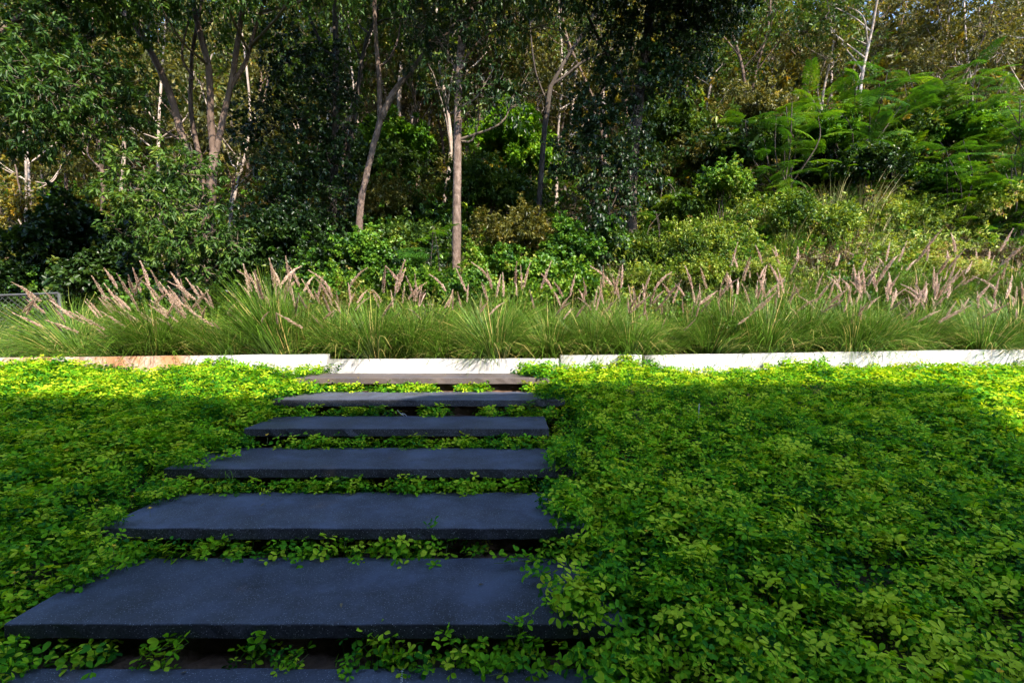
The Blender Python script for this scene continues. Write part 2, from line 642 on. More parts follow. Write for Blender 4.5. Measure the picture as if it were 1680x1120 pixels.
M['crown_dark'] = leaf_mat("dark_vine_leaf", [(0, (0.0057, 0.0180, 0.0044)), (0.5, (0.0164, 0.0426, 0.0074)), (0.9, (0.0451, 0.0902, 0.0111)), (1, (0.1148, 0.1476, 0.0221))], trans=0.22, rough=0.4)
M['vine'] = leaf_mat("vine_leaf", [(0, (0.0178, 0.0640, 0.0098)), (0.45, (0.0640, 0.1624, 0.0130)), (0.8, (0.1673, 0.2854, 0.0243)), (1, (0.3346, 0.3739, 0.0812))], trans=0.28, rough=0.4)
M['olive'] = leaf_mat("olive_far_leaf", [(0, (0.0295, 0.0394, 0.0081)), (0.5, (0.0836, 0.0886, 0.0178)), (0.85, (0.1673, 0.1525, 0.0324)), (1, (0.3149, 0.2460, 0.0730))], trans=0.3)
M['yellow'] = leaf_mat("yellowing_leaf", [(0, (0.0410, 0.0533, 0.0074)), (0.5, (0.1148, 0.1107, 0.0103)), (0.85, (0.2460, 0.1927, 0.0133)), (1, (0.3280, 0.1968, 0.0221))], trans=0.35, tcol=(1.6, 1.3, .6))
M['brown'] = leaf_mat("dry_brown_leaf", [(0, (0.0410, 0.0312, 0.0148)), (0.5, (0.1025, 0.0754, 0.0332)), (1, (0.2214, 0.1640, 0.0812))], trans=0.25, tcol=(1.3, 1.2, .9))
M['bright'] = leaf_mat("bright_green_leaf", [(0, (0.0295, 0.0935, 0.0081)), (0.5, (0.0836, 0.2116, 0.0113)), (0.85, (0.1673, 0.3149, 0.0163)), (1, (0.2952, 0.3739, 0.0406))], trans=0.38)
M['frond'] = leaf_mat("feathery_frond", [(0, (0.0131, 0.0574, 0.0089)), (0.5, (0.0410, 0.1230, 0.0089)), (0.9, (0.0984, 0.2050, 0.0089)), (1, (0.1640, 0.2378, 0.0148))], trans=0.35, patch=0.45, patch_scale=1.2)
M['bank'] = leaf_mat("bank_leaf", [(0, (0.026, 0.070, 0.008)), (0.35, (0.095, 0.170, 0.014)), (0.65, (0.22, 0.29, 0.03)), (0.92, (0.38, 0.40, 0.10)), (1, (0.34, 0.22, 0.10))], trans=0.28, patch=0.35, patch_scale=1.0)
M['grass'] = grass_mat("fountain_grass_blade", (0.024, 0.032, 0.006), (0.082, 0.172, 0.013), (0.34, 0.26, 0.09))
M['reed'] = grass_mat("tall_dry_grass_blade", (0.09, 0.09, 0.04), (0.22, 0.23, 0.09), (0.46, 0.38, 0.22))
M['plume'] = leaf_mat("plume_bristle", [(0, (0.2600, 0.1600, 0.1300)), (0.5, (0.4940, 0.3392, 0.2730)), (1, (0.8060, 0.6144, 0.4680))], trans=0.3, tcol=(1.1, 1.0, .95), patch=0.2, patch_scale=1.5)
M['flower'] = leaf_mat("yellow_petal", [(0, (0.72, 0.40, 0.01)), (1, (0.82, 0.52, 0.02))], trans=0.3, tcol=(1.1, 1, .8), patch=0.05)
M['steel'] = noise_mat("weathered_steel", [(0.3, (0.035, 0.037, 0.04)), (0.7, (0.085, 0.088, 0.092))], 9, rough=0.55, bump=0.05)
M['render'] = noise_mat("dark_unseen_wall", [(0.3, (0.045, 0.034, 0.026)), (0.7, (0.085, 0.064, 0.05))], 3, rough=0.9, bump=0.2)  # unseen building walls, darkened to cut bounce light on the steps
M['unseen_roof'] = noise_mat("unseen_building_roof", [(0.3, (0.10, 0.09, 0.085)), (0.7, (0.18, 0.165, 0.15))], 5, rough=0.9, bump=0.3)
M['bleached'] = noise_mat("bleached_twig", [(0.3, (0.38, 0.36, 0.33)), (0.7, (0.62, 0.60, 0.56))], 40, rough=0.9, bump=0.2)
mg, _, N_, L_ = new_mat("window_glass")
b_ = N_.new("ShaderNodeBsdfPrincipled")
b_.inputs["Base Color"].default_value = (0.02, 0.025, 0.03, 1)
b_.inputs["Roughness"].default_value = 0.05
o_ = N_.new("ShaderNodeOutputMaterial")
L_.new(b_.outputs[0], o_.inputs[0])
M['glass'] = mg

# ------------------------------------------------------------------ ground
gx = np.concatenate([-np.geomspace(160, 9, 26)[:-1], np.arange(-9, 9.01, 0.15), np.geomspace(9, 160, 26)[1:]])
gy = np.concatenate([np.linspace(-60, -3, 20)[:-1], np.arange(-3, 5.40, 0.15), [5.42, 5.46, 5.5], np.arange(5.6, 12, 0.16), np.geomspace(12, 190, 50)])
GX, GY = np.meshgrid(gx, gy)
GZ = ground_h(GX, GY)
V = np.stack([GX, GY, GZ], -1).reshape(-1, 3)
nx, ny = len(gx), len(gy)
ii, jj = np.meshgrid(np.arange(ny - 1), np.arange(nx - 1), indexing='ij')
q = (ii * nx + jj).ravel()
F = np.stack([q, q + 1, q + nx + 1, q + nx], -1)
tag(obj("ground", mk_mesh("ground", V, F, smooth_shade=True), M['ground']), kind="structure")

# ------------------------------------------------------------------ steps
import bmesh


def bevel_box_mesh(name, x0, x1, y0, y1, z0, z1, bev=0.004, jitter=0.0, seed=0):
    bm = bmesh.new()
    bmesh.ops.create_cube(bm, size=1.0)
    for v in bm.verts:
        v.co = Vector(((x0 + x1) / 2 + v.co.x * (x1 - x0), (y0 + y1) / 2 + v.co.y * (y1 - y0), (z0 + z1) / 2 + v.co.z * (z1 - z0)))
    if jitter:
        # chipped arrises: cut the long edges and nudge the new points
        r = np.random.default_rng(seed)
        bmesh.ops.subdivide_edges(bm, edges=[e for e in bm.edges if abs(e.verts[0].co.x - e.verts[1].co.x) > 0.5 * (x1 - x0)], cuts=36, use_grid_fill=True)
        for v in bm.verts:
            v.co.y += r.normal() * jitter
            v.co.z += r.normal() * jitter * 0.5
    if bev:
        es = [e for e in bm.edges if len(e.link_faces) == 2 and e.calc_face_angle(0) > 0.8]
        bmesh.ops.bevel(bm, geom=es, offset=bev, segments=2, profile=0.5, affect='EDGES')
    me = bpy.data.meshes.new(name)
    bm.to_mesh(me)
    bm.free()
    return me


step_spec = [  # k, left x, right x, label
    (0, -2.02, 0.46, "nearest dark stone step, only its shaded back edge in view"),
    (1, -1.99, 0.44, "large dark stone step in front, widest tread fully in view"),
    (2, -2.12, 0.38, "dark stone step just above the widest front tread"),
    (3, -2.22, 0.41, "third dark stone step up, grass weed hanging before its left end"),
    (4, -2.04, 0.28, "fourth dark stone step up, right end under creeping leaves"),
    (5, -2.13, 0.47, "fifth dark stone step up, half crossed by the shadow edge"),
    (6, -2.19, 0.38, "topmost stone step, sunlit brownish front below the white kerb"),
]
for k, xl, xr, lab in step_spec:
    y0 = Y1 + DP * (k - 1)
    z = Z1 + DZ * (k - 1)
    t = empty("stone_step", ((xl + xr) / 2, y0 + TD / 2, z - 0.062), lab, "step", "stone steps")
    cxm = (xl + xr) / 2
    d = RNG.normal(size=2) * 0.004
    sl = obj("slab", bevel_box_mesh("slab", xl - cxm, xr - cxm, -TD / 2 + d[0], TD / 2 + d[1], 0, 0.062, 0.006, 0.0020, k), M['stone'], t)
    a = Acc()
    V, F = box_vf(xl - cxm + 0.03, xr - cxm - 0.03, -TD / 2 + 0.075, TD / 2 - 0.004, -0.28, -0.001)
    a.add(V, F)
    rs = obj("riser", a.mesh("riser"), M['soil'], t)
    # the strip of earth left open behind the slab
    if k < 6:
        n = 60
        xs = np.linspace(xl - cxm - 0.1, xr - cxm + 0.1, n)
        ys = np.linspace(TD / 2 + 0.002, TD / 2 + 0.16, 5)
        X, Yy = np.meshgrid(xs, ys)
        Zz = 0.036 + 0.014 * wob(X + k * 3, Yy, 9) + 0.008 * RNG.normal(size=X.shape)
        V = np.stack([X, Yy, Zz], -1).reshape(-1, 3)
        i2, j2 = np.meshgrid(np.arange(4), np.arange(n - 1), indexing='ij')
        q = (i2 * n + j2).ravel()
        obj("soil_strip", mk_mesh("soil_strip", V, np.stack([q, q + 1, q + n + 1, q + n], -1), smooth_shade=True), M['soil'], t)

# ------------------------------------------------------------------ kerb and walls
WY0, WY1 = 5.42, 5.56


def wall_piece(name, x0, x1, ztop0, ztop1, y0, y1, label, cat="wall", group="white retaining wall", zb=0.9, cap=False):
    n = max(2, int((x1 - x0) / 0.25) + 1)
    xs = np.linspace(x0, x1, n)
    zt = np.linspace(ztop0, ztop1, n) + 0.002 * RNG.normal(size=n)
    b = 0.008
    ring = []
    for x, z in zip(xs, zt):
        ring.append([(x, y0, zb), (x, y0, z - b), (x, y0 + b, z), (x, y1 - b, z), (x, y1, z - b), (x, y1, zb)])
    V = np.array(ring).reshape(-1, 3)
    i = np.arange(n - 1)[:, None] * 6
    j = np.arange(5)[None, :]
    F4 = np.stack([i + j, i + 6 + j, i + 6 + j + 1, i + j + 1], -1).reshape(-1, 4)
    e = (n - 1) * 6
    F4 = np.vstack([F4, [[0, 1, 2, 3]], [[0, 3, 4, 5]], [[e + 3, e + 2, e + 1, e + 0]], [[e + 5, e + 4, e + 3, e + 0]]])
    cx = (x0 + x1) / 2
    V[:, 0] -= cx
    o = obj(name, mk_mesh(name, V, F4), M['white'], loc=(cx, 0, 0))
    tag(o, label, cat, group, "thing")
    return o


wall_piece("retaining_wall", -9.2, -4.875, 1.34, 1.385, WY0, WY1, "rust-stained wall end behind the leaves, beyond the thin joint by the fence")
wall_piece("retaining_wall", -4.865, -2.095, 1.388, 1.418, WY0, WY1, "white wall piece left of the steps, stained orange towards its far end")
k1 = wall_piece("kerb", -2.09, 0.545, 1.362, 1.366, WY0 + 0.03, WY1 + 0.01, "low bright white kerb across the top of the steps", "kerb", None, zb=1.0)
foot = box_vf(-2.12 + 0.7725, 0.47 + 0.7725, 5.405, 5.449, 1.1, 1.228)
a = Acc()
a.add(*foot)
obj("kerb_foot", a.mesh("kerb_foot"), M['white'], k1)
wall_piece("retaining_wall", 0.55, 1.455, 1.405, 1.412, WY0 - 0.01, WY1, "short white wall block right of the steps, mostly under leaves")
wall_piece("retaining_wall", 1.50, 9.5, 1.405, 1.535, WY0, WY1, "long white wall running off behind the shaded leafy slope")
# dark strip added to darken the open gap between the two right-hand pieces
pl = obj("dark_gap_strip", bevel_box_mesh("dark_gap_strip", -0.012, 0.012, -0.05, 0.05, -0.2, 0.0, 0.002), M['bark_dark'], loc=(1.478, WY0 + 0.05, 1.40))
tag(pl, "dark strip added in the gap of the white wall, right of the block", "strip")

# ------------------------------------------------------------------ unseen building behind the viewpoint, shaped and darkened to cast the slope's shade
TS = 9.2
ez = 1.13 + 0.64 * TS / 1.0 * 1.0 / math.sqrt(0.40 ** 2 + 0.65 ** 2 + 0.64 ** 2) * math.sqrt(0.40 ** 2 + 0.65 ** 2 + 0.64 ** 2)
ey = 4.52 - 0.65 * TS
unseen_house = empty("unseen_house", (-2, ey - 4, -0.4), "unseen building behind the viewpoint, shaped to shade the slope", "unseen_house")
hz = -0.4


def unseen_house_part(name, poly, z0, z1, mat):
    n = len(poly)
    V = [(x + 2, y - (ey - 4), z0 - hz) for x, y in poly] + [(x + 2, y - (ey - 4), z1 - hz) for x, y in poly]
    bm = bmesh.new()
    vs = [bm.verts.new(v) for v in V]
    bm.faces.new(vs[:n][::-1])
    bm.faces.new(vs[n:])
    for i in range(n):
        bm.faces.new((vs[i], vs[(i + 1) % n], vs[n + (i + 1) % n], vs[n + i]))
    me = bpy.data.meshes.new(name)
    bm.to_mesh(me)
    bm.free()
    return obj(name, me, mat, unseen_house)


ex = 4.08 + 0.40 * TS
unseen_house_part("unseen_roof", [(-22, ey - 0.02), (-3.2, ey + 0.0), (-3.2, ey - 0.3), (2.7, ey - 0.3), (2.9, ey - 0.02), (4.2, ey + 0.2), (7.8, ey + 0.12), (7.61, -1.68), (7.44, -2.34), (7.39, -2.78), (7.1, -4.0), (4.5, -7.0), (-22, -7.0)], ez - 0.10, ez, M['unseen_roof'])  # roof outline traced back from the edge of the shade
unseen_house_part("wall", [(-21.6, ey - 0.9), (ex - 2.0, ey - 0.9), (ex - 4.2, ey - 5), (-21.6, ey - 5)], hz, ez - 0.102, M['render'])
for fx in (-17, -12, -7, -2, 3):
    for fz in (1.0, 4.2):
        w = unseen_house_part("unseen_window", [(fx - 0.8, ey - 0.87), (fx + 0.8, ey - 0.87), (fx + 0.8, ey - 0.95), (fx - 0.8, ey - 0.95)], fz, fz + 1.5, M['glass'])

# ------------------------------------------------------------------ ground cover: creeping peanut
RA = np.array


def quartet(rng, P, az, tilt, L, a, tint):
    """Four obovate leaflets on one stalk end, added to accumulator a."""
    up = RA([math.sin(tilt) * math.cos(az), math.sin(tilt) * math.sin(az), math.cos(tilt)])
    ax = nrm(np.cross(up, [0.3, 0.2, 0.9]) + 1e-6)
    by = np.cross(up, ax)
    spin = rng.uniform(0, 6.28)
    ang = spin + RA([-0.55, 0.55, 2.45, 3.83]) + rng.normal(size=4) * 0.12
    D = ax * np.cos(ang)[:, None] + by * np.sin(ang)[:, None]
    D = nrm(D + up * rng.normal(0.12, 0.14, size=(4, 1)))
    off = D * L * 0.10
    sh = RA([0.006, 0.006, -0.006, -0.006])[:, None] * (ax * math.cos(spin) + by * math.sin(spin))
    Nn = nrm(up + rng.normal(size=(4, 3)) * 0.16)
    V, F, T = leaf_batch(P + off + sh, D, Nn, L * rng.uniform(0.85, 1.1, 4), L * 0.58, tint + rng.normal(size=4) * 0.05, 'oval', fold=0.12, droop=0.08)
    a.add(V, F, T)


def sprig_mesh(seed, n=9, R=0.09, H=(0.0, 0.13), L=0.038):
    rng = np.random.default_rng(seed)
    a = Acc()
    base = rng.normal(0.42, 0.12)
    for i in range(n):
        r = R * math.sqrt(rng.uniform())
        th = rng.uniform(0, 6.28)
        h = rng.uniform(*H)
        P = RA([r * math.cos(th), r * math.sin(th), h])
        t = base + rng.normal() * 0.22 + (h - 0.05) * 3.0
        if rng.uniform() < 0.06:
            t += 0.45
        quartet(rng, P, th + rng.normal() * 0.8, abs(rng.normal(0.22, 0.42)), L * rng.uniform(0.8, 1.15), a, np.clip(t, 0, 1))
        V, F = tube(np.array([[P[0] * 0.5, P[1] * 0.5, -0.02], [P[0] * 0.8, P[1] * 0.8, h * 0.6], P]), 0.0011, 3)
        a.add(V, F, 0.2)
    return a.mesh("cover_sprig")


sprig_src = []
for s in range(10):
    o = bpy.data.objects.new("cover_sprig_source", sprig_mesh(100 + s))
    o.data.materials.append(M['cover'])
    sprig_src.append(o)


def scatter_group(name, sources):
    ng = bpy.data.node_groups.new(name, 'GeometryNodeTree')
    ng.interface.new_socket("Geometry", in_out='INPUT', socket_type='NodeSocketGeometry')
    ng.interface.new_socket("Geometry", in_out='OUTPUT', socket_type='NodeSocketGeometry')
    N, Lk = ng.nodes, ng.links
    gi = N.new("NodeGroupInput")
    go = N.new("NodeGroupOutput")
    jn = N.new("GeometryNodeJoinGeometry")
    for o in sources:
        oi = N.new("GeometryNodeObjectInfo")
        oi.inputs["Object"].default_value = o
        oi.inputs["As Instance"].default_value = False
        g2 = N.new("GeometryNodeGeometryToInstance")
        Lk.new(oi.outputs["Geometry"], g2.inputs[0])
        Lk.new(g2.outputs[0], jn.inputs[0])
    ip = N.new("GeometryNodeInstanceOnPoints")
    ip.inputs["Pick Instance"].default_value = True

    def na(nm, dt):
        n = N.new("GeometryNodeInputNamedAttribute")
        n.data_type = dt
        n.inputs[0].default_value = nm
        return n.outputs["Attribute"]
    Lk.new(gi.outputs[0], ip.inputs["Points"])
    Lk.new(jn.outputs[0], ip.inputs["Instance"])
    Lk.new(na("idx", 'INT'), ip.inputs["Instance Index"])
    e2r = N.new("FunctionNodeEulerToRotation")
    Lk.new(na("rot", 'FLOAT_VECTOR'), e2r.inputs[0])
    Lk.new(e2r.outputs[0], ip.inputs["Rotation"])
    Lk.new(na("scl", 'FLOAT'), ip.inputs["Scale"])
    Lk.new(ip.outputs[0], go.inputs[0])
    return ng


NG_COVER = scatter_group("scatter_cover", sprig_src)


def scatter_obj(name, P, rot, scl, idx, ng, mat, label, cat):
    me = bpy.data.meshes.new(name)
    me.vertices.add(len(P))
    me.vertices.foreach_set("co", np.asarray(P, np.float32).ravel())
    a = me.attributes.new("rot", 'FLOAT_VECTOR', 'POINT')
    a.data.foreach_set("vector", np.asarray(rot, np.float32).ravel())
    a = me.attributes.new("scl", 'FLOAT', 'POINT')
    a.data.foreach_set("value", np.asarray(scl, np.float32))
    a = me.attributes.new("idx", 'INT', 'POINT')
    a.data.foreach_set("value", np.asarray(idx, np.int32))
    me.materials.append(mat)
    o = bpy.data.objects.new(name, me)
    COL.objects.link(o)
    md = o.modifiers.new("scatter", 'NODES')
    md.node_group = ng
    tag(o, label, cat, kind="stuff")
    return o


SLABS = {k: (xl, xr) for k, xl, xr, _ in step_spec}


def base_z(x, y):
    """Height a creeping sprig lies at: the soil, or the tread it has grown over."""
    z = ground_h(x, y)
    for k, (xl, xr) in SLABS.items():
        y0 = Y1 + DP * (k - 1)
        on = (x > xl) & (x < xr) & (y > y0 - 0.02) & (y < y0 + TD)
        z = np.where(on, np.maximum(z, Z1 + DZ * (k - 1)), z)
    return z


def cover_points(side, dens):
    rng = np.random.default_rng(5 if side > 0 else 6)
    x0, x1, yA, yB = (0.05, 7.2, 0.75, 5.43) if side > 0 else (-7.6, -1.6, 0.75, 5.43)
    n = int((x1 - x0) * (yB - yA) * dens)
    x = rng.uniform(x0, x1, n)
    y = rng.uniform(yA, yB, n)
    keep = np.abs(x) < 1.12 * y + 0.55
    if side < 0:
        keep &= y > 1.5
    e = 0.10 * wob(x * 0 + side, y, 3.3, 1) + 0.06 * wob(x * 0, y, 11, 2)
    # more overgrowth beside the upper steps, less over the broad front treads
    if side > 0:
        edge = 0.28 + e - 0.03 * smooth(2.6, 3.6, y) + 0.10 * smooth(2.0, 1.4, y) - 0.10 * smooth(4.9, 5.3, y)
        keep &= x > edge
        over = np.clip((x - edge) / 0.3, 0, 1)
    else:
        phase = ((y - Y1) / DP) % 1.0
        edge = -2.06 + e + 0.22 * phase * smooth(2.2, 2.8, y) - 0.09
        edge = edge + 0.32 * phase * (1 - smooth(2.3, 2.6, y)) * smooth(1.75, 1.86, y)
        edge = np.where(y < 1.85, np.maximum(edge, -1.85), np.maximum(edge, np.where(y < 2.5, -2.03, -3.0)))
        keep &= x < edge
        over = np.clip((edge - x) / 0.3, 0, 1)
    x, y, over = x[keep], y[keep], over[keep]
    z = base_z(x, y)
    zs = zline(y) - 0.04
    hump = 0.035 + 0.045 * wob(x, y, 2.3, 3) + 0.035 * wob(x, y, 6, 1) + smooth(4.95, 5.35, y) * (-0.055 + 0.075 * wob(x, 0 * y, 3.1, 2))
    body = np.maximum(z, np.where(over < 1, z, zs - 0.06) + hump * over * 1.0)
    layer = rng.uniform(0, 1, len(x))
    z = np.where(over > 0.35, body + (layer - 0.6) * 0.10, z + 0.004 + 0.03 * layer * over)
    P = np.stack([x, y, z], -1)
    rot = np.stack([rng.normal(0, 0.16, len(x)) + 0.08, rng.normal(0, 0.16, len(x)), rng.uniform(0, 6.28, len(x))], -1)
    scl = rng.uniform(0.62, 1.22, len(x)) * (0.85 + 0.25 * wob(x, y, 1.1, 5))
    return P, rot, scl


for side, lab in ((1, "creeping peanut groundcover over the slope right of the steps"), (-1, "creeping peanut groundcover over the slope left of the steps")):
    P, rot, scl = cover_points(side, 400)
    scatter_obj("ground_cover", P, rot, np.clip(scl * (0.88 if side > 0 else 0.97), 0.5, 1.2), RNG.integers(0, 10, len(P)), NG_COVER, M['cover'], lab, "groundcover")

# low mats of the same plant in the open strips between the steps
gaps = {  # between step k and k+1: spans in photo x at that depth
    0: [(-60, 140, .9), (180, 270, .35), (345, 470, .5), (530, 700, .8), (730, 1000, .9)],
    1: [(120, 380, 1), (380, 700, .75), (700, 760, .4), (760, 800, .3), (880, 1000, 1)],
    2: [(230, 480, 1), (480, 830, 1), (830, 990, .9)],
    3: [(330, 540, 1), (540, 860, .9), (860, 960, 1)],
    4: [(390, 620, 1), (620, 660, .3), (690, 730, .8), (790, 930, .9)],
    5: [(430, 715, 1.2), (755, 798, 1.1), (860, 930, 1)],
}
PP, SS = [], []
for k, spans in gaps.items():
    yb = Y1 + DP * (k - 1) + TD
    for (a0, a1, dn) in spans:
        xa, xb = (a0 - CXP) / FPX * yb, (a1 - CXP) / FPX * yb
        n = max(2, int((xb - xa) * (34 if k < 2 else 56) * dn))
        x = RNG.uniform(xa, xb, n)
        y = yb + RNG.uniform(-0.005, 0.085, n)
        PP.append(np.stack([x, y, np.full(n, Z1 + DZ * (k - 1) - 0.045) + RNG.uniform(0, 0.02, n)], -1))
        SS.append(RNG.uniform(0.55, 0.95, n))
PP = np.concatenate(PP)
SS = np.concatenate(SS)
scatter_obj("gap_groundcover", PP, np.stack([RNG.normal(0.1, 0.15, len(PP)), RNG.normal(0, 0.15, len(PP)), RNG.uniform(0, 6.28, len(PP))], -1),
            SS, RNG.integers(0, 10, len(PP)), NG_COVER, M['cover'], "low leafy mats growing in the dark gaps between the steps", "groundcover")

# single runners that stand out in the gaps and over the treads
leaf_src = []
for s in range(5):
    a = Acc()
    rng = np.random.default_rng(300 + s)
    quartet(rng, RA([0, 0, 0.0]), 0, 0.0, 0.037, a, [0.35, 0.5, 0.62, 0.75, 0.45][s])
    V, F = tube(np.array([[0, 0, -0.022], [0.001, 0, -0.01], [0, 0, 0]]), 0.0012, 4)
    a.add(V, F, 0.3)
    me = a.mesh("leaf")
    me.materials.append(M['cover'])
    leaf_src.append(me)


def runner(loc, az, length, rise, nleaf, seed, label, scale=1.0, group="single runners of creeping peanut by the steps"):
    rng = np.random.default_rng(seed)
    t = empty("creeping_runner", loc, label, "plant", group, rz=az, scale=scale)
    pts = RA([[0, 0, -0.03], [length * 0.3, rng.normal() * 0.01, rise * 0.45], [length * 0.65, rng.normal() * 0.02, rise * 0.85], [length, rng.normal() * 0.02, rise]])
    C = catmull(pts, 14)
    V, F = tube(C, np.linspace(0.0022, 0.0013, 14), 5)
    obj("stem", mk_mesh("stem", V, F, np.full(len(V), 0.4), True), M['stem'], t)
    for i in range(nleaf):
        f = (i + 0.6) / nleaf
        c = C[min(13, int(f * 13))]
        s = 1 if i % 2 else -1
        o = bpy.data.objects.new("leaf", leaf_src[rng.integers(0, 5)])
        COL.objects.link(o)
        o.parent = t
        o.location = (c[0] + rng.normal() * 0.006, c[1] + s * rng.uniform(0.008, 0.03), c[2] + rng.uniform(0.015, 0.035))
        o.rotation_euler = (rng.normal() * 0.35 - s * 0.2 + 0.25, rng.normal() * 0.35, rng.uniform(0, 6.28))
        q = rng.uniform(0.75, 1.1)
        o.scale = (q, q, q)
    return t


runners = [  # photo x, depth y, base offset from tread k, azimuth(deg), length, rise, leaves, label
    (205, 1.82, 0, 20, .14, .07, 8, "pale upright sprig in the lowest gap, under the left end of the widest tread"),
    (90, 1.80, 0, 160, .12, .04, 7, "leafy sprig at the picture's lower left corner beside the nearest step"),
    (250, 1.79, 0, 60, .10, .05, 5, "thin sprig lying over the nearest step's back edge, left part"),
    (405, 1.84, 0, 80, .04, .11, 6, "upright sprig before the widest step's front face, left of its middle"),
    (460, 1.82, 0, 10, .08, .03, 4, "small low sprig in the lowest gap right of the upright one"),
    (585, 1.83, 0, 70, .08, .10, 8, "tall bushy sprig in the lowest gap at the middle of the steps"),
    (640, 1.81, 0, 100, .08, .07, 7, "broad-leaved sprig just right of the tall bushy one in the lowest gap"),
    (760, 1.82, 0, 120, .09, .10, 7, "light green sprig with a withered tip, lowest gap, right of the pale squiggle"),
    (790, 1.78, 0, -40, .09, .03, 6, "sprig drooping over the nearest step's edge, right of the pale squiggle"),
    (860, 1.82, 0, 85, .05, .16, 9, "tallest sprig before the widest step's front face, near its right end"),
    (905, 1.80, 0, 150, .10, .06, 7, "dark leafy sprig in the lowest gap beneath the tallest sprig"),
    (330, 2.43, 1, 10, .12, .09, 8, "sprig climbing the front of the second tread, left part"),
    (385, 2.44, 1, 170, .10, .06, 6, "sprig left of the climbing one behind the widest tread"),
    (560, 2.44, 1, 80, .04, .09, 6, "upright light green sprig behind the widest tread, left of centre"),
    (605, 2.43, 1, 20, .08, .05, 5, "sprig with raised leaf behind the widest tread, at its centre"),
    (690, 2.45, 1, 75, .06, .14, 7, "tall thin sprig leaning over the second tread, right of centre"),
    (735, 2.43, 1, 90, .02, .07, 3, "single thin pale seedling behind the widest tread, right part"),
    (770, 2.42, 1, 10, .07, .02, 4, "low arching seedling at the right of the pale seedling"),
    (880, 2.35, 1, 200, .22, .04, 9, "runner reaching from the right across the widest tread's back corner"),
    (905, 2.22, 1, 215, .16, .04, 7, "second runner reaching from the right over the widest tread"),
    (955, 1.95, 1, 205, .16, .06, 8, "runner hanging over the widest step's right front corner"),
    (520, 3.03, 2, 40, .10, .08, 8, "dark-leaved bushy sprig before the third tread's front, left of centre"),
    (560, 3.03, 2, 10, .10, .05, 7, "sprig with narrow leaves right beside the dark-leaved bushy one"),
    (690, 3.03, 2, 20, .10, .03, 6, "pale sprig low behind the second tread, right of centre"),
    (870, 3.0, 2, 190, .16, .06, 8, "runner with fine leaves over the third step's right end"),
    (360, 3.30, 3, -30, .18, .03, 9, "runner trailing over the third tread's left end beside the grass weed"),
    (640, 3.63, 3, 60, .06, .06, 5, "small sprig before the fourth step's front, left of centre"),
    (765, 3.63, 3, 60, .06, .05, 5, "small sprig before the fourth step's front, right of centre"),
    (715, 4.23, 4, 60, .07, .08, 6, "sprig with pale leaves before the fifth step's front at its centre"),
    (520, 4.84, 5, 90, .03, .11, 4, "thin palm-like seedling before the sunlit top step's left part"),
    (800, 4.84, 5, 80, .03, .10, 3, "thin forked seedling before the sunlit top step's right part"),
    (775, 4.83, 5, 60, .12, .06, 9, "rounded sunlit tuft before the top step, right of centre"),
]
for i, (pxx, yy, k, azd, ln, rs, nl, lab) in enumerate(runners):
    x = (pxx - CXP) / FPX * yy
    zt = Z1 + DZ * (k - 1)
    on = yy < Y1 + DP * (k - 1) + TD
    runner((x, yy, zt - (0.0 if on else 0.02)), math.radians(azd), ln, rs, nl, 500 + i, lab)

# broad-leaved weeds and a grass weed
def weed(loc, seed, label, n=9, L=0.06, W=0.028, h=0.1):
    rng = np.random.default_rng(seed)
    t = empty("broadleaf_weed", loc, label, "weed", "weeds in the step gaps")
    V, F = tube(RA([[0, 0, -0.02], [0.004, 0, h * 0.5], [0, 0.004, h]]), [0.003, 0.0025, 0.0015], 5)
    obj("stem", mk_mesh("stem", V, F, np.full(len(V), 0.3), True), M['stem'], t)
    for i in range(n):
        az = i * 2.4 + rng.normal() * 0.2
        z = h * (0.35 + 0.65 * i / n)
        D = RA([[math.cos(az), math.sin(az), rng.uniform(0.1, 0.5)]])
        V, F, T = leaf_batch(RA([[0, 0, z]]), D, RA([[0, 0, 1.0]]), L * (1.1 - 0.4 * i / n), W, RA([rng.uniform(0.3, 0.7)]), 'heart', droop=0.2)
        obj("leaf", mk_mesh("leaf", V, F, T), M['vine'], t)


weed(px(622, 684, 4.22), 1, "dark broad-leaved weed between the fourth and fifth treads, left of centre", L=0.075, W=0.035)
weed(px(868, 680, 4.22), 2, "dark broad-leaved weed between the fourth and fifth treads, near the right end", L=0.085, W=0.03, h=0.12)
weed(px(560, 806, 3.02), 3, "pointed-leaf weed before the third step's front face", L=0.07, W=0.03, h=0.08)

t = empty("grass_weed", px(372, 790, 3.02), "thin grass weed with blades before the third step's left end", "weed")
for i in range(9):
    az = RNG.uniform(0, 6.28)
    ln = RNG.uniform(0.10, 0.2)
    s = np.linspace(0, 1, 7)
    out = ln * 0.55 * s ** 1.6
    C = np.stack([out * math.cos(az) + RNG.normal() * 0.03, out * math.sin(az) * 0.3 - 0.01, ln * (s - 0.45 * s ** 2.4) - 0.01], -1)
    wd = 0.0035 * (1 - s ** 2) + 0.0004
    S = RA([math.sin(az) * 0.4 + 0.3, -math.cos(az), 0.1])
    S = S / np.linalg.norm(S)
    V = np.concatenate([C - S * wd[:, None], C + S * wd[:, None]])
    j = np.arange(6)
    F = np.stack([j, j + 1, j + 8, j + 7], -1)
    obj("blade", mk_mesh("blade", V, F, np.full(14, RNG.uniform(0.2, 0.6)), True, np.tile(s, 2)), M['grass'], t)

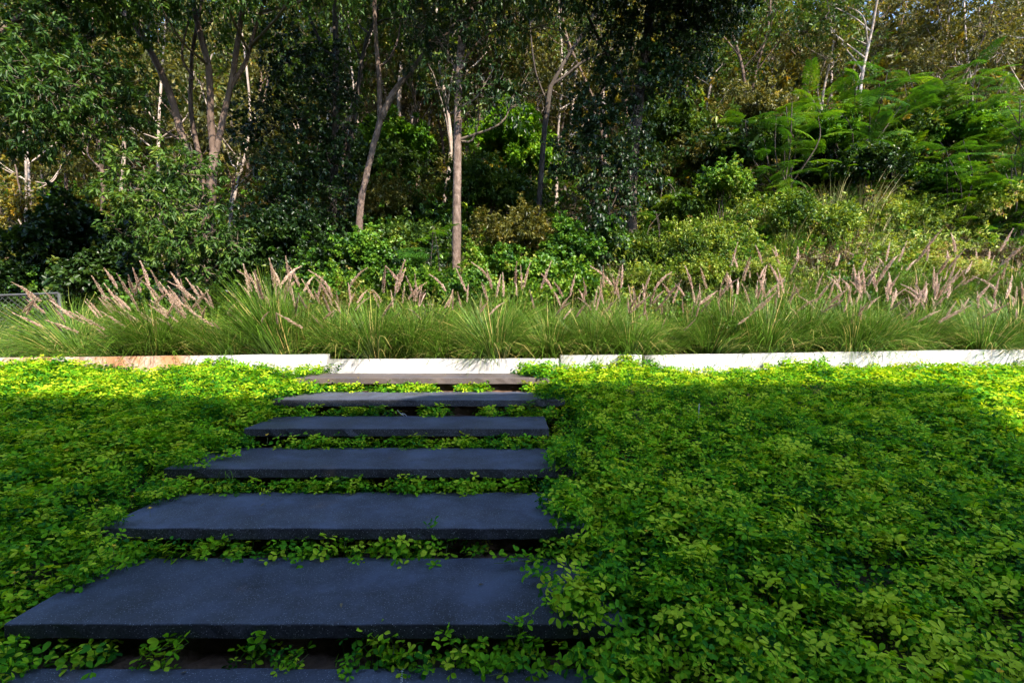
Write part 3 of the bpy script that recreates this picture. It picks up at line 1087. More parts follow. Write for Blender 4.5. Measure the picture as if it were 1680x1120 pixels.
# yellow flowers
a = Acc()
for az, tl in ((0, 0.9), (1.9, 0.5), (4.2, 0.5)):
    D = RA([[math.cos(az) * math.cos(tl), math.sin(az) * math.cos(tl), math.sin(tl)]])
    V, F, T = leaf_batch(RA([[0, 0, 0.0]]), D, RA([[-math.cos(az) * 0.5, -math.sin(az) * 0.5, 1.0]]), 0.013, 0.014, RA([0.5]), 'obov', fold=0.2)
    a.add(V, F, T)
petal_me = a.mesh("petals")
petal_me.materials.append(M['flower'])
V, F = tube(RA([[0, 0, -0.05], [0.003, 0, -0.02], [0, 0, 0.001]]), 0.0009, 4)
fstem_me = mk_mesh("flower_stalk", V, F, np.full(len(V), 0.5), True)
fstem_me.materials.append(M['stem'])
flowers = [(159, 822), (246, 834), (45, 897), (24, 941), (187, 896), (216, 815), (380, 683), (438, 714), (268, 788), (292, 730), (254, 742), (110, 740),
           (30, 645), (907, 676), (913, 671), (922, 682), (968, 697), (1085, 657), (1055, 725), (1060, 872), (1005, 906), (957, 673), (1205, 795), (1640, 1102), (1100, 725)]
for i, (fx, fy) in enumerate(flowers):
    lo, hi = 0.8, 6.0
    for _ in range(40):
        mid = (lo + hi) / 2
        p = px(fx, fy, mid)
        if p[2] > zline(mid) + 0.05:
            lo = mid
        else:
            hi = mid
    p = px(fx, fy, lo - 0.02)
    t = empty("yellow_flower", p, "tiny yellow flower above the creeping leaves " + ("left of the steps" if fx < 600 else "right of the steps"), "flower",
              "yellow flowers " + ("left of the steps" if fx < 600 else "right of the steps"), rz=RNG.uniform(0, 6.28), scale=RNG.uniform(0.9, 1.25))
    obj("petals", petal_me, None, t)
    obj("flower_stalk", fstem_me, None, t)
t = empty("yellow_flower", px(588, 620, 4.80), "tiny yellow flower before the sunlit top step", "flower", "yellow flower before the top step")
obj("petals", petal_me, None, t)
obj("flower_stalk", fstem_me, None, t)

# pale curled tendril on the nearest step, thin stick in the slope, dry twig in a gap
p = px(660, 1089, 1.79)
s = np.linspace(0, 1, 60)
C = np.stack([0.004 * np.sin(s * 38) + 0.012 * s, -0.07 * s, 0.002 + 0.002 * np.cos(s * 38)], -1)
V, F = tube(C, np.linspace(0.0022, 0.0012, 60), 5)
tag(obj("curled_tendril", mk_mesh("curled_tendril", V, F, smooth_shade=True), M['bleached'], loc=(p[0], p[1], Z1 - DZ)), "pale wavy dry tendril lying on the nearest step's back edge", "tendril")
V, F = tube(RA([[0, 0, -0.1], [0.002, 0, 0.05], [0.004, 0, 0.13]]), 0.003, 5)
tag(obj("thin_stick", mk_mesh("thin_stick", V, F, smooth_shade=True), M['bleached'], loc=px(1146, 688, 3.9)), "thin pale stick standing in the shaded leafy slope", "stick")
a = Acc()
for pts in ([[0, 0, 0.05], [0.03, 0, 0.02], [0.06, 0.0, 0.0]], [[0.03, 0, 0.02], [0.06, 0.01, 0.015], [0.085, 0.0, -0.004]]):
    a.add(*tube(catmull(pts, 6), 0.0022, 4))
tag(obj("dry_twig", a.mesh("dry_twig"), M['bleached'], loc=px(652, 682, 4.21)), "small forked dry twig in the gap below the fifth step", "twig")

a = Acc()
V, F, T = leaf_batch(RA([[-0.014, 0, 0.004]]), RA([[1, 0, 0.05]]), RA([[0, 0.1, 1]]), 0.03, 0.014, RA([0.6]), 'obov', fold=0.35, droop=-0.15)
a.add(V, F, T)
dead_me = a.mesh("fallen_leaf")
dead_me.materials.append(M['brown'])
DEAD = [(325, 905, 1, "on the widest tread's back left"), (560, 995, 1, "near the middle of the widest tread"), (790, 960, 1, "on the widest tread right of its middle"), (700, 850, 2, "near the front of the second tread"), (430, 830, 2, "on the second tread's left part"),
        (640, 752, 3, "at the middle of the third tread"), (820, 760, 3, "on the third tread's right part"), (780, 703, 4, "at the front of the fourth tread"), (880, 690, 4, "at the right end of the fourth tread"), (560, 650, 5, "on the fifth tread's left part"), (300, 1105, 0, "on the nearest step's left part")]
for i, (fx, fy, k, w) in enumerate(DEAD):
    zt = Z1 + DZ * (k - 1)
    p1_, p2_ = px(fx, fy, 1.0), px(fx, fy, 2.0)
    tt = 1.0 + (zt - p1_[2]) / (p2_[2] - p1_[2])
    p = px(fx, fy, tt)
    o = obj("fallen_leaf", dead_me, None, loc=(p[0], p[1], zt))
    o.rotation_euler = (0, 0, i * 1.9)
    o.scale = (0.8 + 0.07 * (i % 5),) * 3
    tag(o, "small brown fallen leaf lying " + w, "leaf", "fallen leaves on the treads")

# ------------------------------------------------------------------ fountain grass behind the wall
def blades_mesh(seed, n=1200, lean=0.0, hmax=1.10, wid=0.0030, spread=0.19, seg=5, arch=1.0, name="blades"):
    rng = np.random.default_rng(seed)
    az = rng.uniform(0, 2 * math.pi, n)
    r0 = spread * np.sqrt(rng.uniform(0, 1, n))
    ln = hmax * rng.uniform(0.55, 1.0, n)
    til = np.abs(rng.normal(0.12, 0.22, n)) + 0.03
    arc = (0.5 + 2.3 * rng.uniform(0, 1, n) ** 1.3) * arch
    s = np.linspace(0, 1, seg + 1)
    ds = ln[:, None] / seg
    ang = til[:, None] + arc[:, None] * s[None, :] ** 1.5
    hx = np.concatenate([np.zeros((n, 1)), np.cumsum(np.sin(ang[:, :-1]) * ds, 1)], 1)
    hz = np.concatenate([np.zeros((n, 1)), np.cumsum(np.cos(ang[:, :-1]) * ds, 1)], 1)
    ca, sa = np.cos(az)[:, None], np.sin(az)[:, None]
    X = r0[:, None] * ca + hx * ca + lean * hz ** 1.4
    Y = r0[:, None] * sa + hx * sa
    Z = hz - 0.03
    C = np.stack([X, Y, Z], -1)
    tw = az + rng.normal(0, 0.5, n)
    S = np.stack([-np.sin(tw), np.cos(tw), 0 * tw], -1)[:, None, :]
    w = (wid * (1 - s ** 2.2) + 0.0004)[None, :, None] * rng.uniform(0.7, 1.3, n)[:, None, None]
    V = np.concatenate([C - S * w, C + S * w], 1)                      # n, 2(seg+1), 3
    m = 2 * (seg + 1)
    j = np.arange(seg)
    q = np.stack([j, j + 1, j + 1 + seg + 1, j + seg + 1], -1)
    F = ((np.arange(n) * m)[:, None, None] + q[None]).reshape(-1, 4)
    tint = np.repeat(rng.uniform(0, 1, n), m)
    grad = np.tile(np.concatenate([s, s]), n)
    return mk_mesh(name, V.reshape(-1, 3), F, tint, True, grad)


def plume_mesh(seed, length=0.26, bend=0.25):
    """A stalk and its bristly spike, standing along +Z, the stalk's foot at the origin."""
    rng = np.random.default_rng(seed)
    stalk = 0.80
    tot = stalk + length
    s = np.linspace(0, 1, 15)
    ang = 0.02 + bend * s ** 2.2
    ds = tot / 14
    x = np.concatenate([[0], np.cumsum(np.sin(ang[:-1]) * ds)])
    z = np.concatenate([[0], np.cumsum(np.cos(ang[:-1]) * ds)])
    C = np.stack([x, 0 * x, z], -1)
    stalk_v = tube(C, np.linspace(0.0024, 0.0012, 15), 4)
    k = stalk / tot
    n = 380
    f = k + (1 - k) * rng.uniform(0, 1, n)
    P = np.stack([np.interp(f, s, C[:, 0]), 0 * f, np.interp(f, s, C[:, 2])], -1)
    T = np.stack([np.interp(f, s, np.sin(ang)), 0 * f, np.interp(f, s, np.cos(ang))], -1)
    q = (f - k) / (1 - k)
    rad = (0.35 + 0.65 * np.sin(np.clip(q * 0.95 + 0.2, 0, 1) * math.pi)) * rng.uniform(0.5, 1.15, n)
    R = rand_unit(n, rng)
    R = nrm(R - T * np.sum(R * T, 1, keepdims=True))
    D = nrm(T * 1.25 + R)
    a = Acc()
    V, F, Tt = leaf_batch(P, D, rand_unit(n, rng), 0.030 * rad, 0.0062, rng.uniform(0.1, 1.0, n), 'lance', fold=0.05, droop=0.05)
    a.add(V, F, Tt)
    sp = a.mesh("spike")
    st = mk_mesh("stalk", stalk_v[0], stalk_v[1], np.full(len(stalk_v[0]), 0.5), True, np.full(len(stalk_v[0]), 0.6))
    return st, sp


blade_var = {}
for i, ln in enumerate((-0.75, -0.45, -0.15, 0.0, 0.15, 0.4)):
    me = blades_mesh(40 + i, lean=ln)
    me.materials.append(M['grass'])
    blade_var[ln] = me
plume_var = []
for i in range(6):
    st, sp = plume_mesh(60 + i, RNG.uniform(0.20, 0.30), [0.15, 0.3, 0.5, 0.8, 1.2, 0.4][i])
    st.materials.append(M['grass'])
    sp.materials.append(M['plume'])
    plume_var.append((st, sp))

# x, y, lean, height, number of plumes, plume lean in x, label
rowA = []
xs = np.linspace(-6.9, 6.6, 27)
for i, x in enumerate(xs):
    y = 5.88 + 0.13 * math.sin(i * 2.3)
    rowA.append((x + 0.13 * math.sin(i * 5.1), y))
rowB = []
xb = np.linspace(-5.6, 7.4, 24)
for i, x in enumerate(xb):
    rowB.append((x + 0.08 * math.sin(i * 3.7), 6.45 + 0.14 * math.sin(i * 1.9 + 1)))


def ordn(i):
    w = ["first", "second", "third", "fourth", "fifth", "sixth", "seventh", "eighth", "ninth", "tenth", "eleventh", "twelfth", "thirteenth", "fourteenth", "fifteenth", "sixteenth"]
    return w[i]


def plume_count(x):
    if x < -5.0:
        return 3
    if x < -2.2:
        return 14
    if x < 1.0:
        return 5
    if x < 4.0:
        return 8
    return 13


def grass_clump(x, y, row, label):
    rng = np.random.default_rng(int((x + 20) * 97) + row * 7)
    lean_t = -0.75 if x < -4.4 else (-0.45 if x < -3.3 else (-0.15 if x < -2.2 else (0.15 if x > 4.5 else 0.0)))
    ln = min(blade_var, key=lambda k: abs(k - (lean_t + rng.normal() * 0.13)))
    hs = 0.40 + 0.55 * float(smooth(-5.6, -3.8, x)) - 0.24 * float(smooth(-2.6, -1.2, x)) + 0.12 * float(smooth(2.5, 5, x)) + rng.normal() * 0.17
    z = float(ground_h(x, y))
    t = empty("fountain_grass_clump", (x, y, z), label, "grass clump", "fountain grass clumps behind the white wall")
    b = bpy.data.objects.new("blades", blade_var[ln])
    COL.objects.link(b)
    b.parent = t
    b.rotation_euler = (rng.normal() * 0.12 + 0.16, rng.normal() * 0.15, rng.normal() * 0.25)
    b.scale = (1.05, 1.0, hs)
    b["kind"] = "stuff"
    n = plume_count(x)
    for i in range(n):
        st, sp = plume_var[rng.integers(0, 6)]
        e = bpy.data.objects.new("plume", sp)
        COL.objects.link(e)
        e.parent = t
        low = rng.uniform() < 0.22
        tx = (lean_t * 1.0 + rng.normal() * (0.40 if x < -3 else 0.16))
        if x > 4.2:
            tx += 0.25
        ty = rng.normal() * 0.16 - (0.75 if low else 0.0)
        if low:
            tx = rng.normal() * 0.6
        sc = float(np.clip(1.02 + rng.normal() * 0.17, 0.6, 1.3)) * (0.80 + 0.2 * hs)
        e.location = (rng.normal() * 0.12, rng.normal() * 0.08, -0.02)
        e.rotation_euler = Matrix(((1, 0, 0), (0, 1, 0), (0, 0, 1))).to_euler()
        d = Vector((tx, ty, 1.0)).normalized()
        qt = d.to_track_quat('Z', 'Y')
        e.rotation_euler = (qt @ Vector((0, 0, 1)).rotation_difference(Vector((0, 0, 1)))).to_euler()
        e.scale = (sc, sc, sc)
        # spike bends away with the lean
        sx = bpy.data.objects.new("stalk", st)
        COL.objects.link(sx)
        sx.parent = e
    return t


def row_labels(pts, rowname):
    """Count outwards along each stretch of wall so that every clump has words of its own."""
    out = [None] * len(pts)
    L_ = [i for i, p in enumerate(pts) if p[0] < -2.1]
    C_ = [i for i, p in enumerate(pts) if -2.1 <= p[0] <= 0.55]
    R_ = [i for i, p in enumerate(pts) if p[0] > 0.55]
    for n, i in enumerate(reversed(L_)):
        out[i] = f"{rowname} fountain grass clump, {ordn(n)} leftward of the kerb behind the stained wall"
    for n, i in enumerate(C_):
        out[i] = f"{rowname} fountain grass clump, {ordn(n)} from the left behind the low white kerb"
    for n, i in enumerate(R_):
        out[i] = f"{rowname} fountain grass clump, {ordn(n)} rightward of the kerb behind the long wall"
    return out


for (x, y), lab in zip(rowA, row_labels(rowA, "front-row")):
    grass_clump(x, y, 0, lab)
for (x, y), lab in zip(rowB, row_labels(rowB, "back-row")):
    grass_clump(x, y, 1, lab)

rowC = [(3.2, 6.95), (3.9, 7.05), (4.6, 7.0), (5.3, 7.15), (6.0, 7.05), (6.7, 7.2), (7.3, 7.1)]
for i, (x, y) in enumerate(rowC):
    grass_clump(x, y, 2, f"upper plumed fountain grass clump on the bank foot, {ordn(i)} from the left")

# ------------------------------------------------------------------ foliage machinery
def sprays(rng, clumps, n, per, slen, L, W, shape='lance', droop=0.25, tint=(0.42, 0.16), whorl=False, upn=0.9, shell=2.2):
    """clumps: list of (centre, radii). Returns accumulator data of leaves and the spray axes."""
    C = np.array([c for c, r in clumps], float)
    R = np.array([r for c, r in clumps], float)
    vol = np.prod(R, 1) ** (2 / 3)
    ci = rng.choice(len(C), n, p=vol / vol.sum())
    d = rand_unit(n, rng)
    rad = rng.uniform(0, 1, n) ** (1 / shell)
    P = C[ci] + d * R[ci] * rad[:, None]
    ax = nrm(d * 0.8 + rand_unit(n, rng) * 0.6 + np.array([0, 0, 0.25 - droop]))
    sl = slen * rng.uniform(0.6, 1.3, n)
    k = per
    f = rng.uniform(0.2, 1.0, (n, k)) if not whorl else rng.uniform(0.75, 1.0, (n, k))
    LP = P[:, None, :] + ax[:, None, :] * (sl[:, None] * f)[:, :, None] + rng.normal(size=(n, k, 3)) * slen * 0.10
    rd = rng.normal(size=(n, k, 3))
    LD = nrm(nrm(rd) * 1.0 + ax[:, None, :] * 0.75 + np.array([0, 0, -droop]))
    LN = nrm(np.array([0.12, -0.35, upn]) + rng.normal(size=(n, k, 3)) * 0.45)
    st = rng.normal(tint[0], tint[1] * 0.8, (n, 1)) + rng.normal(0, tint[1] * 0.6, (n, k))
    sz = rng.uniform(0.7, 1.2, (n, k)).ravel()
    V, F, T = leaf_batch(LP.reshape(-1, 3), LD.reshape(-1, 3), LN.reshape(-1, 3), L * sz, W * sz, np.clip(st.ravel(), 0, 1), shape, droop=0.15)
    return V, F, T, P, P + ax * sl[:, None]


def twig_tris(A, B, w=0.004):
    """Slim three-sided twigs from A to B."""
    n = len(A)
    D = nrm(B - A)
    S = nrm(np.cross(D, np.array([0.2, 0.3, 0.93])))
    U = np.cross(D, S)
    V = np.stack([A + S * w, A - S * w * 0.5 + U * w, A - S * w * 0.5 - U * w, B], 1).reshape(-1, 3)
    b = (np.arange(n) * 4)[:, None]
    F = np.concatenate([b + np.array([[0, 1, 3]]), b + np.array([[1, 2, 3]]), b + np.array([[2, 0, 3]])], 0)
    return V, F


def limb_mesh(points, r0, r1, seed, seg=9, n=26, wig=0.02):
    C = catmull(points, n)
    rng = np.random.default_rng(seed)
    C = C + np.cumsum(rng.normal(size=C.shape) * wig * 0.25, 0) * np.linspace(0, 1, n)[:, None] * np.array([1, 1, 0.2])
    rad = np.linspace(r0, r1, n) * (1 + 0.05 * np.sin(np.linspace(0, 9, n) + seed))
    V, F = tube(C, rad, seg, 0.035, seed)
    return mk_mesh("limb", V, F, smooth_shade=True), C


def tree(name, label, cat, base, limbs, clumps, nspray, per, slen, L, W, leafmat, bark, seed, shape='lance', droop=0.25, tint=(0.42, 0.16),
         whorl=False, group=None, twigs=0.5, boughs=True, extra=None, upn=0.9, shell=2.2):
    """limbs: list of (points, r0, r1) in world coordinates, the first being the trunk. clumps: (centre, radii) in world coordinates."""
    rng = np.random.default_rng(seed)
    base = np.asarray(base, float)
    t = empty(name, base, label, cat, group)
    ends = []
    for i, (pts, r0, r1) in enumerate(limbs):
        me, C = limb_mesh(np.asarray(pts, float) - base, r0, r1, seed + i)
        obj("trunk" if i == 0 else "limb", me, M[bark], t)
        ends.append(C)
    if clumps:
        cl = [(np.asarray(c, float) - base, np.broadcast_to(np.asarray(r, float), (3,))) for c, r in clumps]
        a = Acc()
        V, F, T, A, B = sprays(rng, cl, nspray, per, slen, L, W, shape, droop, tint, whorl, upn, shell)
        a.add(V, F, T)
        if extra:
            for (n2, per2, L2, W2, sh2, tn2) in extra:
                V, F, T, _, _ = sprays(rng, cl, n2, per2, slen, L2, W2, sh2, droop, tn2)
                a.add(V, F, T)
        cr = obj("crown", a.mesh("crown"), M[leafmat], t)
        b = Acc()
        k = rng.uniform(size=len(A)) < twigs
        if k.any():
            b.add(*twig_tris(A[k], B[k], 0.005))
        allp = np.concatenate(ends) if ends else None
        if boughs and allp is not None:
            for c, r in cl:
                dd = np.linalg.norm(allp - c - np.array([0, 0, -0.4]), axis=1)
                s0 = allp[int(np.argmin(dd))]
                mid = (s0 + c) / 2 + np.array([0, 0, -0.1]) + rng.normal(size=3) * 0.12
                b.add(*tube(catmull([s0, mid, c], 7), np.linspace(0.028, 0.008, 7), 5))
                for _ in range(4):
                    e = c + rand_unit(1, rng)[0] * r * 0.85
                    b.add(*tube(catmull([c * 0.7 + mid * 0.3, (c + e) / 2 + rng.normal(size=3) * 0.06, e], 5), np.linspace(0.012, 0.004, 5), 4))
        if b.n:
            tw = obj("twigs", b.mesh("twigs"), M['twig'] if bark != 'bark_dark' else M['bark_dark'], t)
            tw["kind"] = "stuff"
    return t


def pp(lst, Y):
    """Photo points at depth Y; an entry may carry its own depth as a third value."""
    return np.array([px(p[0], p[1], p[2] if len(p) > 2 else Y) for p in lst])


def gb(x, Y):
    """Foot of a plant on the ground under photo x at depth Y."""
    X = (x - CXP) / FPX * Y
    return np.array([X, Y, float(ground_h(X, Y)) - 0.05])


def cl(lst):
    """(photo x, photo y, depth, rx, ry, rz) -> clump"""
    return [(px(a, b, Y), (rx, ry, rz)) for a, b, Y, rx, ry, rz in lst]


# --- tree with several stems left of centre
Yt = 8.6
f0 = gb(338, Yt)
tree("forked_tree", "many-stemmed tree with pinkish brown bark, forking widely left of centre", "tree", f0, [
    (np.vstack([f0, pp([(340, 410), (346, 330), (352, 252)], Yt)]), 0.105, 0.080),
    (pp([(352, 256), (346, 200), (344, 120), (331, 60), (318, 0), (306, -90, 8.2)], Yt), 0.066, 0.036),
    (pp([(353, 256), (368, 185), (380, 132), (392, 60), (402, -10), (420, -120, 8.3)], Yt), 0.058, 0.028),
    (pp([(344, 330), (322, 280), (301, 230), (281, 160), (250, 90), (215, 35), (178, 0), (120, -60, 7.9)], Yt), 0.066, 0.040),
    (pp([(345, 300), (326, 250), (314, 182), (316, 120), (322, 60), (338, -20)], 8.9), 0.047, 0.024),
    (pp([(376, 145), (402, 102), (420, 40), (436, -10), (450, -60)], Yt), 0.039, 0.020),
    (pp([(318, 130), (300, 95), (308, 50), (318, 20)], 8.7), 0.023, 0.012),
    (pp([(300, 232), (270, 215), (240, 200), (215, 190)], 8.5), 0.022, 0.010),
], cl([(250, -80, 7.7, 1.1, .9, .7), (380, -110, 7.6, 1.2, .9, .7), (120, -90, 7.4, 1.0, .8, .6), (470, -90, 7.8, 1.1, .9, .6), (330, -190, 7.2, 1.7, 1.1, .9), (190, -200, 7.0, 1.5, 1.1, .9),
      (470, -210, 7.3, 1.5, 1.1, .9), (250, 30, 8.9, .5, .5, .4), (400, 30, 9.1, .5, .5, .4), (340, 15, 9.0, .45, .5, .4),
      (230, -55, 6.9, .8, .6, .3), (350, -60, 6.8, .9, .6, .3), (480, -55, 6.8, .8, .6, .3), (600, -60, 6.8, .9, .6, .3)]),
    2300, 12, 0.30, 0.10, 0.036, 'crown_lance', 'bark', 1, droop=0.35, tint=(0.40, 0.18))

# --- big leafy crown at the left edge
f0 = gb(-70, 8.0)
tree("broad_leafy_tree", "dense dark green leafy crown filling the upper left corner", "tree", f0, [
    (np.vstack([f0, pp([(-70, 300), (-50, 150), (-60, 0), (-40, -120)], 8.0)]), 0.16, 0.09),
    (pp([(-55, 200), (0, 150), (60, 110), (120, 70)], 7.9), 0.06, 0.02),
    (pp([(-55, 120), (20, 40), (90, 0), (150, -30)], 7.9), 0.06, 0.02),
], cl([(40, 30, 7.3, .65, .6, .45), (130, 60, 7.5, .6, .6, .42), (10, 130, 7.2, .6, .6, .45), (100, 150, 7.3, .6, .6, .42), (165, 130, 7.6, .42, .5, .35), (40, 205, 7.4, .55, .5, .3), (120, 215, 7.6, .5, .5, .26),
      (-40, 60, 7.3, .7, .7, .7), (-40, 190, 7.4, .6, .6, .5), (90, -50, 7.2, .8, .8, .5), (200, 10, 7.8, .4, .5, .3), (175, 190, 7.9, .4, .4, .25), (20, -120, 7.0, 1.2, 1.0, .6), (190, -70, 7.2, .9, .8, .5), (225, 160, 8.3, .3, .35, .25)]),
    1650, 13, 0.26, 0.115, 0.036, 'crown_lance', 'bark', 2, droop=0.35, tint=(0.47, 0.19), whorl=True)

# --- leafy shrub before the forked tree
f0 = gb(290, 7.7)
tree("leafy_sapling", "lance-leaved sapling lit from the front before the forked trunk", "tree", f0, [
    (np.vstack([f0, pp([(292, 430), (285, 350), (280, 290)], 7.7)]), 0.04, 0.015),
    (pp([(288, 400), (250, 340), (215, 300)], 7.6), 0.02, 0.008),
    (pp([(290, 420), (330, 380), (345, 350)], 7.6), 0.02, 0.008),
], cl([(240, 285, 7.5, .42, .4, .26), (300, 275, 7.6, .40, .4, .26), (205, 320, 7.5, .36, .35, .24), (265, 345, 7.4, .45, .4, .26), (320, 335, 7.5, .36, .35, .24), (225, 375, 7.5, .34, .35, .18), (300, 400, 7.4, .38, .35, .22), (350, 390, 7.5, .34, .3, .22),
      (345, 440, 7.5, .22, .25, .2), (390, 400, 7.6, .22, .25, .16)]),
    620, 12, 0.20, 0.10, 0.033, 'crown_lance', 'twig', 3, droop=0.4, tint=(0.52, 0.19), whorl=True)

# --- vine-clad dark trunk
f0 = gb(545, 9.8)
tree("vine_clad_tree", "dark upright trunk wrapped in ivy-like vines left of the leaning tree", "tree", f0, [
    (np.vstack([f0, pp([(545, 380), (550, 250), (551, 120), (549, 0), (548, -120)], 9.8)]), 0.085, 0.05),
    (pp([(552, 90), (535, 84), (518, 50), (500, 0), (480, -60)], 9.8), 0.04, 0.02),
], cl([(530, 120, 9.6, .45, .4, .5), (560, 200, 9.6, .4, .4, .5), (500, 190, 9.6, .5, .4, .5), (540, 270, 9.5, .5, .4, .5), (480, 280, 9.5, .6, .4, .5), (550, 340, 9.4, .5, .4, .45), (490, 370, 9.2, .6, .4, .5),
      (470, 80, 9.9, .5, .4, .6), (500, -60, 9.3, .9, .6, .5), (600, -100, 9.0, 1.1, .8, .6), (560, -190, 8.4, 1.6, 1.2, .8), (430, 200, 9.9, .5, .4, .7), (440, 330, 9.6, .6, .4, .5)]),
    1500, 14, 0.26, 0.075, 0.062, 'crown_dark', 'bark_dark', 4, shape='heart', droop=0.4, tint=(0.42, 0.17))

# --- thin dark stem
f0 = gb(565, 10.2)
tree("slim_dark_tree", "slim dark stem slanting up between the vine-clad and the leaning trunk", "tree", f0, [
    (np.vstack([f0, pp([(570, 270), (582, 190), (592, 120), (603, 70), (622, 20), (640, -60)], 10.2)]), 0.055, 0.03),
    (pp([(596, 110), (575, 60), (560, 10)], 10.2), 0.02, 0.01),
], cl([(620, -60, 9.8, .8, .6, .5), (700, -90, 9.5, .9, .7, .5), (600, 20, 10.3, .35, .35, .25), (660, 30, 10.2, .4, .4, .3)]), 420, 12, 0.26, 0.08, 0.034, 'crown_green', 'bark_dark', 5)

# --- leaning pale tree
Yt = 9.0
f0 = gb(588, Yt)
tree("leaning_tree", "pale trunk leaning right then forking, standing in bushes", "tree", f0, [
    (np.vstack([f0, pp([(590, 350), (600, 292), (613, 235), (626, 190)], Yt)]), 0.064, 0.052),
    (pp([(625, 195), (646, 152), (670, 124), (700, 86), (735, 55), (780, 10)], Yt), 0.06, 0.03),
    (pp([(624, 196), (622, 125), (617, 60), (615, 0), (610, -100)], Yt), 0.05, 0.03),
    (pp([(622, 110), (640, 95), (655, 60), (660, 20)], Yt), 0.025, 0.012),
], cl([(720, 60, 8.7, .45, .4, .3), (680, 30, 8.8, .4, .4, .25), (640, -70, 8.5, .9, .7, .5), (760, -60, 8.2, .9, .7, .5), (700, -150, 7.6, 1.4, 1.0, .7), (680, 100, 8.9, .25, .3, .2)]),
    700, 13, 0.26, 0.085, 0.034, 'crown_dark', 'bark_pale', 6, droop=0.35)

# --- straight central tree
Yt = 8.1
f0 = gb(749, Yt)
tree("straight_tree", "tall straight speckled trunk at the centre, dark leaf clusters above", "tree", f0, [
    (np.vstack([f0, pp([(749, 400), (750, 320), (752, 210), (754, 130), (763, 60), (778, 0), (800, -100)], Yt)]), 0.076, 0.060),
    (pp([(756, 110), (775, 80), (800, 60), (830, 40)], Yt), 0.03, 0.012),
    (pp([(755, 130), (735, 90), (715, 60), (700, 30)], Yt), 0.03, 0.012),
    (pp([(775, 10), (830, -10), (880, -40)], 8.0), 0.04, 0.02),
], cl([(800, 130, 7.9, .42, .4, .36), (840, 170, 7.9, .32, .35, .3), (790, 180, 7.9, .3, .3, .22), (720, 130, 8.0, .36, .35, .3), (735, 60, 8.0, .4, .4, .35), (690, 40, 8.1, .35, .35, .3), (850, 20, 7.8, .5, .45, .35), (900, 40, 7.9, .3, .3, .25), (800, 40, 7.9, .35, .35, .3),
      (820, -50, 7.4, 1.0, .8, .5), (920, -70, 7.3, 1.0, .8, .5), (740, -90, 7.3, 1.1, .8, .5), (850, -170, 6.9, 1.7, 1.1, .8), (640, -200, 6.9, 1.5, 1.1, .8)]),
    1500, 12, 0.24, 0.085, 0.034, 'crown_dark', 'bark_pale', 7, droop=0.45, tint=(0.42, 0.2))

# --- forked slender tree right of centre
Yt = 10.2
f0 = gb(880, Yt)
tree("slender_forked_tree", "slender dark tree forking into a V right of the straight trunk", "tree", f0, [
    (np.vstack([f0, pp([(883, 360), (888, 280), (896, 190), (902, 142)], Yt)]), 0.065, 0.05),
    (pp([(902, 145), (930, 95), (960, 50), (985, 0), (1005, -60)], Yt), 0.042, 0.025),
    (pp([(902, 142), (928, 124), (960, 100), (1000, 84), (1045, 55)], Yt), 0.032, 0.016),
    (pp([(898, 170), (880, 120), (872, 60), (866, 0)], 10.4), 0.02, 0.012),
], cl([(985, 20, 10.0, .5, .4, .3), (930, 60, 10.2, .35, .35, .25), (900, 10, 10.4, .5, .4, .35), (1010, -60, 9.8, .9, .7, .5), (880, -60, 10.0, .9, .7, .5)]), 420, 12, 0.25, 0.075, 0.034, 'crown_green', 'bark_dark', 8)

# --- dark drooping vine-draped tree
Yt = 8.7
f0 = gb(1040, Yt)
tree("vine_draped_tree", "dark tree draped in hanging vines, darkest mass right of centre", "tree", f0, [
    (np.vstack([f0, pp([(1036, 330), (1045, 200), (1060, 80), (1080, -60)], Yt)]), 0.11, 0.07),
    (pp([(1045, 180), (1010, 110), (985, 70), (965, 30)], Yt), 0.05, 0.02),
    (pp([(1055, 110), (1100, 60), (1160, 30), (1220, 20)], Yt), 0.05, 0.02),
], cl([(1000, 60, 8.5, .45, .4, .6), (1060, 30, 8.4, .6, .5, .5), (1130, 20, 8.4, .6, .5, .4), (1195, 10, 8.4, .4, .4, .35), (1040, 130, 8.5, .55, .45, .5), (1100, 110, 8.5, .5, .4, .4), (1150, 70, 8.5, .4, .4, .35), (970, 170, 8.6, .35, .35, .6), (1030, 210, 8.5, .5, .4, .5),
      (985, 260, 8.5, .42, .35, .5), (940, 250, 8.7, .4, .35, .3), (1040, 290, 8.4, .4, .35, .4), (1000, 340, 8.2, .3, .3, .5), (990, 410, 8.0, .25, .25, .35), (1090, -60, 7.8, 1.1, .9, .5), (1200, -70, 7.6, .9, .8, .5), (990, -60, 7.8, .9, .8, .5), (1120, -150, 7.1, 1.6, 1.2, .8), (1230, -230, 6.6, 1.5, 1.2, .8)]),
    2900, 14, 0.26, 0.068, 0.052, 'crown_dark', 'bark_dark', 9, shape='heart', droop=0.55, tint=(0.34, 0.17))

# --- small yellow sapling at the far left
Yt = 10.5
f0 = gb(42, Yt)
tree("yellow_sapling", "thin sapling with yellow leaves in the dark left background", "tree", f0, [
    (np.vstack([f0, pp([(40, 395), (36, 345), (34, 310), (28, 270)], Yt)]), 0.028, 0.014),
    (pp([(38, 375), (50, 365), (60, 350)], Yt), 0.01, 0.005),
], cl([(18, 315, 10.4, .35, .3, .25), (42, 335, 10.4, .26, .25, .2), (8, 355, 10.3, .35, .3, .22), (55, 355, 10.4, .2, .2, .14), (25, 462, 9.8, .35, .25, .12), (70, 470, 9.8, .2, .2, .1), (10, 420, 9.9, .35, .25, .2)]),
    170, 11, 0.22, 0.075, 0.05, 'yellow', 'bark_pale', 10, shape='heart', tint=(0.62, 0.2))

